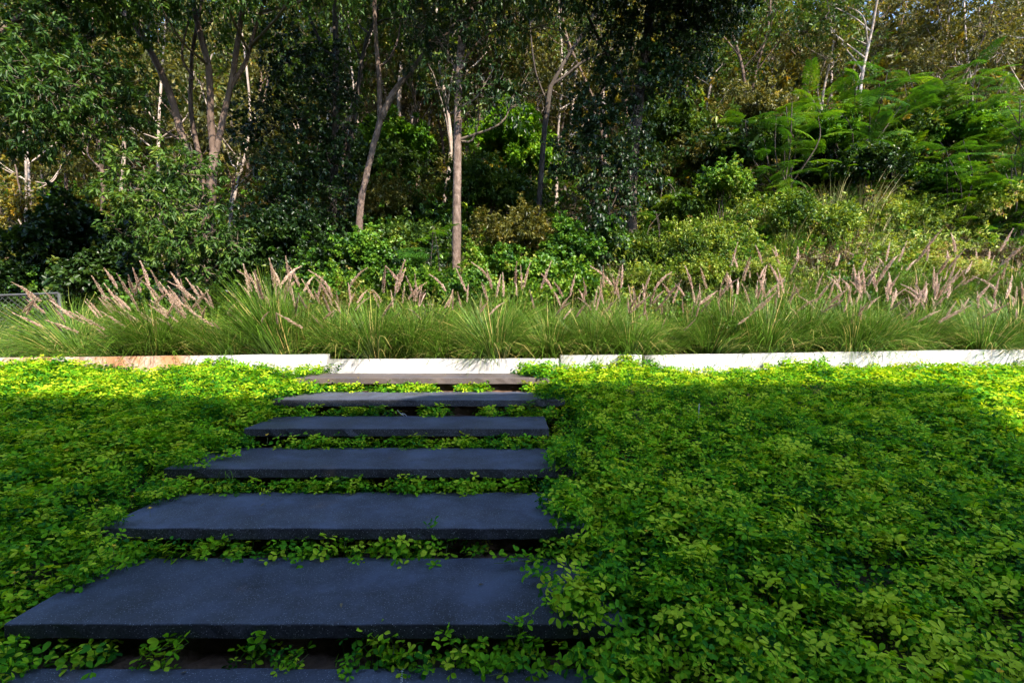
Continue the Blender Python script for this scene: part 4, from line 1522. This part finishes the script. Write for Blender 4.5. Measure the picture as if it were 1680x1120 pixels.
# ------------------------------------------------------------------ bushes
def bush_proto(seed, matn, n, L, W, shape, radii, nclump=15, per=12, slen=0.2, tint=(0.45, 0.18), droop=0.3):
    """A bush about a metre across, standing at the origin: name, its parts as (name, mesh, material)."""
    rng = np.random.default_rng(seed)
    cls = []
    for i in range(nclump):
        d = rand_unit(1, rng)[0]
        d[2] = abs(d[2]) * 0.9
        c = d * np.array(radii) * rng.uniform(0.25, 1.0) * np.array([1.25, 1.1, 0.85]) + np.array([0, 0, radii[2] * 0.3])
        cls.append((c, np.array([0.26, 0.26, 0.19]) * rng.uniform(0.45, 1.35) * radii[0]))
    for i in range(nclump):                     # long shoots that break the outline
        d = rand_unit(1, rng)[0]
        d[2] = abs(d[2])
        c = d * np.array(radii) * rng.uniform(0.9, 1.35) * np.array([1.1, 1, 0.95]) + np.array([0, 0, radii[2] * 0.3])
        cls.append((c, np.array([0.10, 0.10, 0.13]) * rng.uniform(0.6, 1.3)))
    a = Acc()
    V, F, T, A, B = sprays(rng, cls, n, per, slen, L, W, shape, droop, tint)
    a.add(V, F, T)
    b = Acc()
    for c, r in cls[:6]:
        c = c * np.array([0.45, 0.45, 0.0]) + np.array([0, 0, 1.0])
        b.add(*tube(catmull([np.array([c[0] * 0.3, c[1] * 0.3, -0.15]), c * np.array([0.2, 0.9, 0.35]) + rng.normal(size=3) * 0.05, c * np.array([0.9, 0.5, 0.7]) + rng.normal(size=3) * 0.05, c], 9), np.linspace(0.022, 0.008, 9), 5))
    fm = a.mesh("foliage")
    fm.materials.append(M[matn])
    tm = b.mesh("stems")
    tm.materials.append(M['bark_dark'])
    return fm, tm


BP = {
    'vine': bush_proto(21, 'vine', 720, 0.1, 0.088, 'heart', (1, 1, 0.8)),
    'vine2': bush_proto(22, 'vine', 720, 0.105, 0.092, 'heart', (1.1, 1, 0.9), tint=(0.52, 0.2)),
    'bank': bush_proto(23, 'bank', 1250, 0.062, 0.046, 'heart', (1.1, 1, 0.6), tint=(0.5, 0.2)),
    'bank2': bush_proto(24, 'bank', 1150, 0.09, 0.03, 'lance', (1, 1, 0.7), tint=(0.5, 0.2)),
    'green': bush_proto(25, 'crown_green', 760, 0.12, 0.055, 'lance', (1, 1, 0.9)),
    'bright': bush_proto(26, 'bright', 700, 0.125, 0.075, 'heart', (1, 1, 0.9), tint=(0.5, 0.18)),
    'olive': bush_proto(27, 'olive', 760, 0.1, 0.05, 'lance', (1, 1, 0.9), tint=(0.5, 0.2)),
    'brown': bush_proto(28, 'brown', 560, 0.1, 0.036, 'lance', (1, 1, 0.6), tint=(0.5, 0.2)),
    'dark': bush_proto(29, 'crown_dark', 760, 0.12, 0.085, 'heart', (1, 1, 0.9)),
}


def bush(kind, x, y, Y, s, label, name="bush", group=None, rz=None, sz=1.0):
    """A bush whose middle shows at photo x, y at depth Y; it stands on the ground below."""
    p = px(x, y, Y)
    g = float(ground_h(p[0], p[1]))
    r = int(abs(x * 7 + y * 13 + Y * 31)) % 1000
    if kind in ('bank', 'bank2', 'brown'):
        p = px(x + 30 * math.sin(r * 1.7), y + 22 * math.sin(r * 2.9), Y + 0.35 * math.sin(r * 0.9))
        g = float(ground_h(p[0], p[1]))
        s = s * (1 + 0.3 * math.sin(r * 4.1))
    h = p[2] - g
    t = empty(name, (p[0], p[1], g - 0.03), label, "bush", group, rz=(r * 0.37 if rz is None else rz))
    fm, tm = BP[kind]
    f = obj("foliage", fm, None, t)
    f.scale = (s, s, s * sz)
    lift = max(0.0, h - 0.62 * s * sz)
    f.location = (0, 0, lift)
    o = obj("stems", tm, None, t)
    o.scale = (s, s, lift + 0.35 * s)
    o["kind"] = "stuff"
    return t


bush('dark', 470, 375, 8.2, .55, "vine-smothered bush right of the forked tree, pale lit leaves")
bush('dark', 510, 430, 7.8, .5, "vine-smothered bush with dark hollow beneath, behind the left plumes")
bush('vine2', 600, 400, 8.0, .50, "bright vine-covered mound at the foot of the leaning trunk")
bush('vine2', 560, 465, 7.5, .45, "low ivy mound right behind the upright plumes, left of the leaning trunk")
bush('vine', 640, 440, 7.7, .45, "vine mound between the leaning trunk and the feathery seedling")
bush('olive', 560, 490, 7.2, .40, "dry grassy tuft of a bush below the leaning trunk")
bush('olive', 640, 330, 10.5, .9, "olive bush in half shade between leaning and straight trunks")
bush('green', 690, 400, 8.8, .7, "green bush filling the gap left of the straight trunk's foot")
bush('green', 620, 270, 11.5, .9, "small-leaved bush high behind the leaning trunk's lower part")
bush('bright', 655, 225, 12.0, .8, "sunlit yellow-green bush behind, right of the leaning trunk's fork")
bush('bright', 830, 225, 12.0, .9, "bright sunlit bush behind, just right of the straight trunk")
bush('bright', 870, 255, 11.6, .6, "bright sunlit bush next to the slender forked tree")
bush('green', 810, 300, 10.5, .9, "mid-green bush right of the straight trunk, below the bright ones")
bush('olive', 850, 370, 9.0, .7, "olive bush before the slender forked tree's foot")
bush('vine', 810, 430, 7.9, .5, "leafy mound at the right foot of the straight trunk")
bush('vine2', 900, 440, 7.6, .5, "leafy mound before the slender forked tree's foot")
bush('vine', 960, 390, 8.3, .6, "climbing ivy bush at the left foot of the vine-draped tree")
bush('vine2', 940, 460, 7.3, .45, "pale leafy mound behind the grass, below the draped tree")
bush('green', 1040, 400, 8.4, .6, "green bush right of the draped tree's foot")
bush('bank2', 1050, 450, 7.4, 0.36, "fresh green mound behind the grass right of centre")
bush('vine2', 1185, 290, 8.7, .42, "rounded bright vine mound overhanging a dark hollow, right of centre")
bush('green', 1120, 330, 9.2, .6, "bush in the dark hollow beside the rounded vine mound")
bush('green', 1100, 200, 11.0, .9, "twiggy bush behind, right of the draped tree's hanging vines")
bush('olive', 1150, 250, 10.4, .7, "thin olive bush just left above the rounded vine mound")
bush('olive', 1230, 170, 10.6, .7, "light small-leaved bush left of the feathery trees")
bush('dark', 1330, 275, 9.9, .55, "dark bush beneath the feathery trees, above the dry reeds")
bush('dark', 1440, 275, 10.1, .55, "dark bush below the middle feathery tree")
bush('vine', 1465, 235, 9.5, .36, "glossy climber spread over the middle feathery tree's front")
bush('vine', 1530, 285, 9.2, .5, "glossy climber mass below the right feathery tree")
bush('vine2', 1640, 310, 8.8, .5, "pale glossy bush at the right edge above the bank")
bush('bank', 1100, 410, 8.0, 0.47, "low green mound on the bank's left end")
bush('bank', 1180, 380, 8.2, 0.50, "sunlit low mound below the rounded vine mound")
bush('bank', 1270, 355, 8.6, 0.58, "sunlit tangled mound beneath the dry reeds' left end")
bush('bank', 1360, 350, 8.6, 0.58, "sunlit tangled mound beneath the dry reeds' right end")
bush('bank2', 1450, 340, 8.7, 0.58, "sunlit weedy mound in the bank's middle, beneath the climber mass")
bush('bank', 1540, 335, 8.6, 0.58, "sunlit weedy mound on the bank, toward the right edge")
bush('bank2', 1640, 340, 8.4, 0.58, "sunlit weedy mound at the bank's right end")
bush('bank2', 1150, 440, 7.4, 0.36, "low weeds behind the grass below the bank's left end")
bush('bank', 1240, 420, 7.6, 0.43, "low weeds behind the plumes, below the reeds")
bush('brown', 1330, 400, 7.7, 0.43, "brownish dry weed mound in the middle of the bank")
bush('bank', 1420, 410, 7.6, 0.43, "green weed mound right of the brownish dry one")
bush('bank', 1520, 400, 7.7, 0.47, "green weed mound behind the right-hand plumes")
bush('brown', 1640, 395, 7.8, 0.43, "brown twiggy weed mound at the right edge behind the plumes")
bush('bank2', 1590, 450, 7.2, 0.36, "pale leafy weeds among the plumes at the right edge")
bush('green', 1250, 230, 9.6, .6, "green bush under the left feathery tree's front")
bush('bright', 1370, 215, 9.5, .5, "bright leafy bush hiding the middle feathery tree's stems")
bush('green', 1500, 205, 9.7, .6, "green bush between the middle and right feathery trees")
bush('bright', 1600, 205, 9.3, .5, "bright leafy bush below the high right feathery tree")
bush('dark', 1420, 265, 9.0, .5, "dark bush right behind the dry reeds' right end")
bush('dark', 1200, 240, 9.9, .6, "dark bush behind the rounded vine mound")
bush('vine2', 700, 455, 7.4, .4, "low leafy mound below the feathery sapling")
bush('vine', 780, 465, 7.3, .4, "low ivy mound before the straight trunk's foot")
bush('vine2', 870, 480, 7.1, .4, "low leafy mound right behind the grass under the V-forked tree")
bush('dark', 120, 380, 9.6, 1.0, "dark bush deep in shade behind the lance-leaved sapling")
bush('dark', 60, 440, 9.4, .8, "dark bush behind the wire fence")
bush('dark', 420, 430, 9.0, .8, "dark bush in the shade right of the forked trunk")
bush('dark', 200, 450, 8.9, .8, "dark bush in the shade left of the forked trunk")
bush('green', 165, 510, 7.2, .22, "low weedy tuft beside the fence post")

# ------------------------------------------------------------------ feathery trees
def frond_mesh(seed, length=0.55, pairs=11, plen=0.15, leafpairs=11):
    rng = np.random.default_rng(seed)
    a = Acc()
    s = np.linspace(0, 1, 9)
    C = np.stack([length * s, 0 * s, 0.10 * length * s - 0.30 * length * s ** 2.2], -1)
    V, F = tube(C, np.linspace(0.004, 0.0015, 9), 4)
    a.add(V, F, 0.55)
    P, D, Nn, L = [], [], [], []
    for i in range(pairs):
        f = 0.14 + 0.84 * i / (pairs - 1)
        c = RA([np.interp(f, s, C[:, k]) for k in range(3)])
        pl = plen * (0.55 + 0.45 * math.sin(math.pi * min(1, 0.15 + f * 0.8)))
        for sd in (-1, 1):
            ang = 1.15 - 0.45 * f + rng.normal() * 0.05
            pd = RA([math.cos(ang), sd * math.sin(ang), -0.12 + rng.normal() * 0.06])
            for j in range(leafpairs):
                g = (j + 0.6) / leafpairs
                q = c + pd * pl * g + RA([0, 0, -0.25 * pl * g * g])
                for s2 in (-1, 1):
                    P.append(q)
                    D.append(pd * 0.55 + s2 * RA([-pd[1], pd[0], 0]) * 0.85)
                    Nn.append([rng.normal() * 0.15, rng.normal() * 0.15, 1])
                    L.append(0.026 * (0.7 + 0.5 * math.sin(math.pi * g)))
    P, D, Nn, L = map(np.array, (P, D, Nn, L))
    V, F, T = leaf_batch(P, D, Nn, L, L * 0.5, rng.normal(0.5, 0.08, len(P)), 'lance', fold=0.05)
    a.add(V, F, T)
    me = a.mesh("frond")
    me.materials.append(M['frond'])
    return me


frond_var = [frond_mesh(70 + i) for i in range(4)]


def feathery(label, x, y, Y, height_px, spread, nfr, seed, size=1.0, stems=4, name="feathery_tree"):
    rng = np.random.default_rng(seed)
    top = px(x, y, Y)
    X = top[0]
    g = float(ground_h(X, Y))
    base = np.array([X, Y, g - 0.05])
    t = empty(name, base, label, "tree", "feathery-leaved trees" if nfr > 14 else None)
    hgt = top[2] - base[2]
    tips = []
    for i in range(stems):
        az = rng.uniform(0, 6.28)
        e = np.array([math.cos(az) * spread * rng.uniform(0.2, 1), math.sin(az) * spread * 0.6 * rng.uniform(0.2, 1), hgt * rng.uniform(0.75, 1.0)])
        if i == 0:
            e = np.array([0, 0, hgt])
        C = catmull([[0, 0, 0], e * np.array([0.1, 0.3, 0.35]) + rng.normal(size=3) * 0.10, e * np.array([0.6, 0.5, 0.7]) + rng.normal(size=3) * 0.10, e], 12)
        V, F = tube(C, np.linspace(0.020, 0.007, 12) * min(1, hgt / 2), 6)
        obj("trunk" if i == 0 else "limb", mk_mesh("trunk", V, F, smooth_shade=True), M['bark_dark'], t)
        tips.append(C)
    for i in range(nfr):
        C = tips[i % stems]
        f = rng.uniform(0.18, 1.0) if nfr > 14 else rng.uniform(0.3, 1.0)
        c = C[min(11, int(f * 11.99))]
        o = bpy.data.objects.new("frond", frond_var[rng.integers(0, 4)])
        COL.objects.link(o)
        o.parent = t
        o.location = c
        o.rotation_euler = (rng.normal() * 0.3, rng.normal() * 0.3 - 0.10, rng.uniform(0, 6.28))
        q = size * rng.uniform(0.75, 1.2)
        o.scale = (q, q, q)
    return t


feathery("small bright feathery sapling before the foot of the straight trunk", 712, 372, 7.5, 0, .34, 14, 1, 0.85, 3, "feathery_sapling")
feathery("feathery tree at the left end of the sunlit group, above the reeds", 1290, 175, 9.0, 0, .8, 106, 2, 0.86, 8)
feathery("large feathery tree at the middle of the sunlit group on the bank", 1400, 125, 9.3, 0, 1.0, 148, 3, 0.98, 9)
feathery("feathery tree just right of the large middle one, bright tips", 1490, 115, 9.8, 0, .9, 128, 4, 0.98, 9)
feathery("feathery tree high at the right, tips against the brown wood", 1600, 115, 9.4, 0, 1.0, 139, 5, 0.98, 9)
feathery("feathery tree cut by the picture's right edge", 1690, 160, 8.6, 0, .8, 101, 6, 0.92, 7)
feathery("low feathery tree before the right-edge one, long drooping fronds", 1580, 230, 8.5, 0, .7, 69, 7, 0.82, 5)
feathery("low feathery sapling by the right edge above the pale glossy bush", 1660, 255, 8.1, 0, .5, 46, 8, 0.74, 4)
feathery("feathery sapling beside the rounded vine mound", 1100, 290, 9.0, 0, .4, 13, 9, 0.8, 3, "feathery_sapling")
feathery("small feathery sapling at the dark hollow's edge below the vine mound", 1075, 345, 8.5, 0, .3, 10, 10, 0.7, 3, "feathery_sapling")

# ------------------------------------------------------------------ tall dry reeds on the bank and wispy grass
reed_me = []
for i in range(3):
    me = blades_mesh(90 + i, n=150, hmax=1.15, wid=0.007, spread=0.25, seg=6, arch=0.9, lean=0.05 * i)
    me.materials.append(M['reed'])
    reed_me.append(me)
for i, (x, y, Y, s, lab) in enumerate([
    (1255, 330, 8.9, .8, "dry reed clump at the left end of the reed patch on the bank"),
    (1310, 330, 9.0, .9, "dry reed clump, second from the left of the reed patch"),
    (1360, 325, 9.1, 1.0, "dry reed clump in the middle of the reed patch, pale bent blades"),
    (1405, 320, 9.0, 1.0, "dry reed clump, last on the right of the reed patch"),
    (1620, 330, 8.6, .7, "lone dry reed clump near the picture's right edge"),
    (900, 455, 7.3, .75, "green reed clump behind the grass, below the slender forked tree"),
    (600, 480, 7.2, .6, "straw-coloured wispy clump at the left of the feathery sapling"),
    (830, 470, 7.2, .6, "straw-coloured wispy clump right of the straight trunk"),
    (130, 520, 7.0, .55, "wispy weed clump just right of the fence post"),
    (1000, 470, 7.2, .6, "wispy clump behind the grass at the centre right"),
]):
    g = gb(x, Y)
    t = empty("reed_clump", g, lab, "reeds", "reed clumps", rz=i * 1.3, scale=s * (1.05 if i < 5 else 1.0))
    o = obj("blades", reed_me[i % 3], None, t)
    o["kind"] = "stuff"

# ------------------------------------------------------------------ undergrowth masses nobody could count
def undergrowth(name, label, matn, x0, x1, y0, y1, n, L, W, shape, hmul, seed, tint=(0.48, 0.2), cone=1.25):
    rng = np.random.default_rng(seed)
    y = y0 + (y1 - y0) * rng.uniform(0, 1, n)
    x = rng.uniform(x0, x1, n)
    k = (np.abs(x) < cone * y)
    x, y = x[k], y[k]
    m = 0.5 + 0.5 * wob(x, y, 1.7, seed)
    dens = smooth(0.12, 0.5, m)
    k = rng.uniform(size=len(x)) < 0.15 + 0.85 * dens
    x, y, m = x[k], y[k], m[k]
    h = hmul * (0.15 + 0.9 * m ** 1.5) * (0.55 + 0.45 * rng.uniform(0, 1, len(x)) ** 0.5)
    z = ground_h(x, y) + h
    n = len(x)
    D = nrm(rng.normal(size=(n, 3)) + np.array([0, 0, -0.1]))
    Nn = nrm(np.array([0.1, -0.45, 0.8]) + rng.normal(size=(n, 3)) * 0.5)
    sz = rng.uniform(0.7, 1.25, n)
    tn = np.clip(rng.normal(tint[0], tint[1], n), 0, 1)
    V, F, T = leaf_batch(np.stack([x, y, z], -1), D, Nn, L * sz, W * sz, tn, shape)
    o = obj(name, mk_mesh(name, V, F, T), M[matn])
    tag(o, label, "undergrowth", kind="stuff")


undergrowth("bank_undergrowth", "tangled low weeds covering the sunlit bank behind the grass", 'bank', -1.5, 12, 6.75, 10.2, 62000, 0.042, 0.030, 'heart', 0.42, 3)
undergrowth("dry_leaf_litter", "brown fallen leaves and dry scrub over the hillside", 'brown', -34, 40, 9, 34, 50000, 0.10, 0.06, 'lance', 0.2, 7)


def clump_source(seed, matn, n, L, W, shape, tint, r=(0.5, 0.5, 0.4)):
    rng = np.random.default_rng(seed)
    a = Acc()
    cls = [(rng.normal(size=3) * np.array(r) * 0.45, np.array(r) * rng.uniform(0.4, 0.7)) for _ in range(5)]
    V, F, T, A, B = sprays(rng, cls, n, 10, 0.16, L, W, shape, 0.3, tint)
    a.add(V, F, T)
    o = bpy.data.objects.new("clump_source", a.mesh("clump"))
    o.data.materials.append(M[matn])
    return o


SRC = {
    'bank': [clump_source(400, 'bank', 34, 0.062, 0.046, 'heart', (0.5, 0.2)), clump_source(401, 'bank', 34, 0.09, 0.026, 'lance', (0.5, 0.2)), clump_source(402, 'vine', 30, 0.062, 0.054, 'heart', (0.55, 0.2)), clump_source(403, 'brown', 26, 0.07, 0.026, 'lance', (0.5, 0.2)), clump_source(404, 'vine', 30, 0.055, 0.05, 'heart', (0.45, 0.2))],
    'shade': [clump_source(410, 'crown_dark', 34, 0.08, 0.06, 'heart', (0.4, 0.2)), clump_source(411, 'crown_dark', 34, 0.09, 0.04, 'lance', (0.45, 0.2)), clump_source(412, 'vine', 30, 0.07, 0.06, 'heart', (0.4, 0.2))],
    'hill': [clump_source(420, 'crown_green', 30, 0.085, 0.045, 'heart', (0.5, 0.2)), clump_source(421, 'crown_dark', 32, 0.09, 0.05, 'heart', (0.5, 0.2)), clump_source(422, 'olive', 28, 0.085, 0.042, 'lance', (0.5, 0.2)), clump_source(423, 'crown_green', 30, 0.10, 0.04, 'lance', (0.55, 0.2)), clump_source(424, 'brown', 22, 0.085, 0.03, 'lance', (0.5, 0.2)), clump_source(425, 'bright', 26, 0.08, 0.055, 'heart', (0.5, 0.2)), clump_source(426, 'yellow', 24, 0.08, 0.045, 'heart', (0.45, 0.2))],
    'far': [clump_source(430, 'olive', 26, 0.095, 0.05, 'lance', (0.5, 0.2)), clump_source(431, 'crown_green', 26, 0.095, 0.05, 'lance', (0.5, 0.2)), clump_source(432, 'brown', 24, 0.095, 0.05, 'lance', (0.5, 0.2)), clump_source(433, 'yellow', 20, 0.095, 0.05, 'lance', (0.4, 0.2)), clump_source(434, 'olive', 24, 0.10, 0.045, 'lance', (0.35, 0.2))],
}


def clump_field(name, label, kind, x0, x1, y0, y1, n, smin, smax, hmax, seed, hole=0.3, cone=1.3, wts=None, lift=0.0):
    rng = np.random.default_rng(seed)
    y = rng.uniform(y0 ** 1.5, y1 ** 1.5, n) ** (1 / 1.5)
    x = rng.uniform(x0, x1, n)
    m = 0.5 + 0.5 * wob(x, y, 1.1 if y1 < 15 else 0.45, seed)
    k = (np.abs(x) < cone * y) & ~((x < -0.84 * y) & (y < 8.4)) & (rng.uniform(size=n) < hole + (1 - hole) * smooth(0.2, 0.55, m))
    x, y, m = x[k], y[k], m[k]
    n = len(x)
    h = lift + hmax * rng.uniform(0, 1, n) ** 1.4 * (0.35 + 0.9 * m)
    P = np.stack([x, y, ground_h(x, y) + h], -1)
    rot = np.stack([rng.normal(0, 0.3, n), rng.normal(0, 0.3, n), rng.uniform(0, 6.28, n)], -1)
    src = SRC[kind]
    idx = rng.choice(len(src), n, p=wts)
    scatter_obj(name, P, rot, rng.uniform(smin, smax, n), idx, scatter_group("scatter_" + name, src), src[0].data.materials[0], label, "undergrowth")


clump_field("bank_weeds", "tangle of small-leaved weeds and climbers over the sunlit bank", 'bank', -4.6, 12.5, 6.85, 11.0, 3000, 0.40, 0.85, 0.50, 51)
gsrc = []
for i in range(3):
    o = bpy.data.objects.new("wild_grass_source", blades_mesh(95 + i, n=60, hmax=1.0, wid=0.006, spread=0.16, seg=5, arch=0.8))
    o.data.materials.append(M['reed'] if i == 0 else M['grass'])
    gsrc.append(o)
rng_g = np.random.default_rng(91)
gy_ = rng_g.uniform(6.9, 9.4, 260)
gx_ = rng_g.uniform(-2.2, 10.5, 260)
kk = np.abs(gx_) < 1.15 * gy_
gx_, gy_ = gx_[kk], gy_[kk]
scatter_obj("bank_wild_grass", np.stack([gx_, gy_, ground_h(gx_, gy_) + 0.05], -1), np.stack([rng_g.normal(0, .12, len(gx_)), rng_g.normal(0, .12, len(gx_)), rng_g.uniform(0, 6.28, len(gx_))], -1),
            rng_g.uniform(0.45, 0.95, len(gx_)), rng_g.integers(0, 3, len(gx_)), scatter_group("scatter_wild_grass", gsrc), M['grass'], "wild grass blades sprouting among the weeds on the bank", "grass")
clump_field("grass_weeds", "small climbing weeds tangled in the fountain grass", 'bank', -3.5, 8, 5.72, 6.7, 110, 0.16, 0.34, 0.6, 55, hole=0.6, wts=[0.2, 0.1, 0.35, 0.0, 0.35])
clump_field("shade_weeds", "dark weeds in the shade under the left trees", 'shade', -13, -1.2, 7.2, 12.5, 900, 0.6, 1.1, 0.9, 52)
clump_field("hillside_scrub", "scrub and seedlings filling the wooded hillside between trunks", 'hill', -27, 32, 9.6, 24, 3600, 0.8, 1.6, 2.2, 53, wts=[0.2, 0.12, 0.26, 0.14, 0.12, 0.08, 0.08])
clump_field("far_wood", "mass of far tree crowns over the hill, too many to tell apart", 'far', -85, 95, 20, 75, 9500, 2.0, 4.2, 9.5, 54, hole=0.62, wts=[0.24, 0.50, 0.04, 0.02, 0.20], lift=0.5)

# ------------------------------------------------------------------ wooded hillside: slim far trees
far_protos = []
for i, (matn, hgt, nsp, barkn) in enumerate([('olive', 9, 420, 'bark_light'), ('olive', 11, 520, 'bark'), ('yellow', 8.5, 330, 'bark_light'), ('crown_green', 10, 560, 'bark'), ('brown', 9.5, 360, 'bark_light'), ('crown_green', 8, 480, 'bark_light'), ('olive', 12, 430, 'bark_light')]):
    rng = np.random.default_rng(200 + i)
    b0 = np.zeros(3)
    top = np.array([rng.normal() * 0.7, rng.normal() * 0.5, hgt])
    limbs = [(np.array([[0, 0, -0.4], [rng.normal() * 0.25, rng.normal() * 0.2, hgt * 0.3], [rng.normal() * 0.4, rng.normal() * 0.3, hgt * 0.62], top]), 0.062, 0.022)]
    cls = []
    for j in range(6):
        f = rng.uniform(0.3, 0.8)
        az = rng.uniform(0, 6.28)
        s0 = catmull(limbs[0][0], 20)[int(f * 19)]
        e = s0 + np.array([math.cos(az) * 1.3, math.sin(az) * 1.2, rng.uniform(0.9, 2.0)])
        limbs.append((np.array([s0, (s0 + e) / 2 + rng.normal(size=3) * 0.15, e]), 0.026, 0.010))
        cls.append((e, (0.8, 0.75, 0.5)))
    for j in range(5):
        cls.append((top + rng.normal(size=3) * np.array([0.9, 0.8, 0.8]) - np.array([0, 0, 0.4]), (0.8, 0.8, 0.55)))
    t = tree("slim_forest_tree", "x", "tree", b0, limbs, cls, nsp, 11, 0.4, 0.15, 0.07, matn, barkn, 220 + i, tint=(0.48, 0.2), twigs=0.35)
    far_protos.append(t)

FAR_GRP = ["sparse olive hillside trees", "tall brown-stemmed olive hillside trees", "yellowing hillside trees", "brown-stemmed green hillside trees", "dry brown hillside trees", "short green hillside trees", "thin tall olive hillside trees"]
rng = np.random.default_rng(77)
used = [False] * len(far_protos)
spots = []
for row, (Y, n) in enumerate([(12.5, 9), (14.5, 12), (17, 14), (20, 16), (24, 18), (29, 20), (36, 22), (45, 22)]):
    for i in range(n):
        u = -1.2 + 2.4 * (i + rng.uniform(0.1, 0.9)) / n
        yy = Y * rng.uniform(0.92, 1.08)
        if yy < 14 and u > 0.28:
            continue
        spots.append((u * yy, yy))
for i in range(22):
    yy = rng.uniform(11.5, 17)
    spots.append((rng.uniform(-0.36, 0.2) * yy, yy))
MARKS = [(110, "by the left crown"), (300, "left of the forked tree"), (470, "right of the forked tree"), (620, "left of the leaning trunk"), (752, "right of the leaning trunk"),
         (895, "right of the straight trunk"), (1040, "right of the V-forked tree"), (1230, "behind the draped tree"), (1400, "above the middle feathery tree"), (1560, "above the right feathery tree"), (1e9, "in the upper right corner")]
FAR_KIND = ["sparse olive tree with pale stem", "tall olive tree with brown stem", "yellowing slim tree", "green tree with brown stem", "dry brown-leaved pale-stemmed tree", "short green tree with pale stem", "very thin tall olive tree"]
RANK = ["nearest", "second nearest", "third nearest", "fourth nearest", "fifth nearest", "sixth nearest", "seventh nearest", "eighth nearest", "ninth nearest"]
seen = {}
for x, y in sorted(spots, key=lambda p: p[1]):
    k = int(rng.choice(7, p=[0.22, 0.16, 0.06, 0.2, 0.10, 0.1, 0.16]))
    if x / y > 0.5 and k in (3, 5) and rng.uniform() < 0.7:
        k = int(rng.choice([0, 4, 6]))
    sec = [w for lim, w in MARKS if CXP + FPX * x / y < lim][0]
    n_ = seen.get((k, sec), 0)
    seen[(k, sec)] = n_ + 1
    lab = f"{FAR_KIND[k]} uphill {sec}, {RANK[min(n_, 8)]}"
    z = float(ground_h(x, y))
    s = rng.uniform(0.75, 1.15) * (0.85 if y < 16 else 1.0)
    if not used[k]:
        t = far_protos[k]
        used[k] = True
        t.location = (x, y, z)
        t.rotation_euler = (0, 0, rng.uniform(0, 6.28))
        t.scale = (s, s, s)
        t["label"] = lab
        t["group"] = FAR_GRP[k]
    else:
        copy_thing(far_protos[k], (x, y, z), rng.uniform(0, 6.28), s, lab, FAR_GRP[k])

# ------------------------------------------------------------------ wire fence at the left
Yf = 7.3
p0 = px(97, 481, Yf)
p1 = px(103, 545, Yf)
pl = px(-150, 490, 6.9)
t = empty("wire_fence", (p1[0], p1[1], p1[2]), "dark chain-link fence panel with pipe frame at the left edge", "fence")
o0 = p1
V, F = tube(np.array([p1 - o0 - np.array([0, 0, .2]), (p0 + p1) / 2 - o0, p0 - o0]), 0.024, 8)
obj("post", mk_mesh("post", V, F, smooth_shade=True), M['steel'], t)
V, F = tube(np.array([p0 - o0, (p0 + pl) / 2 - o0, pl - o0]), 0.018, 8)
obj("top_rail", mk_mesh("top_rail", V, F, smooth_shade=True), M['steel'], t)
a = Acc()
run = pl - p0
hgt = p0[2] - p1[2] + 0.1
ln = np.linalg.norm(run)
nw = int(ln / 0.075)
for sgn in (1, -1):
    for i in range(-12, nw + 12):
        f0_, f1_ = i * 0.075 / ln, (i * 0.075 + sgn * hgt) / ln
        za, zb = 0.0, -hgt
        if f1_ < 0 or f1_ > 1:
            lim = 0.0 if f1_ < 0 else 1.0
            if (f0_ < 0) == (f1_ < 0) and (f0_ > 1) == (f1_ > 1):
                continue
            zb = za + (zb - za) * (lim - f0_) / (f1_ - f0_)
            f1_ = lim
        if f0_ < 0 or f0_ > 1:
            lim = 0.0 if f0_ < 0 else 1.0
            if f1_ == f0_:
                continue
            za = za + (zb - za) * (lim - f0_) / (f1_ - f0_)
            f0_ = lim
        A = p0 - o0 + run * f0_ + np.array([0, 0.003 * sgn, za])
        B = p0 - o0 + run * f1_ + np.array([0, 0.003 * sgn, zb])
        a.add(*tube(np.array([A, B]), 0.0028, 3))
wm = obj("wire_mesh", a.mesh("wire_mesh"), M['steel'], t)
wm["kind"] = "stuff"

print("objects", len(scene.objects), "tris", sum(len(m.loops) - 2 * len(m.polygons) for m in bpy.data.meshes))
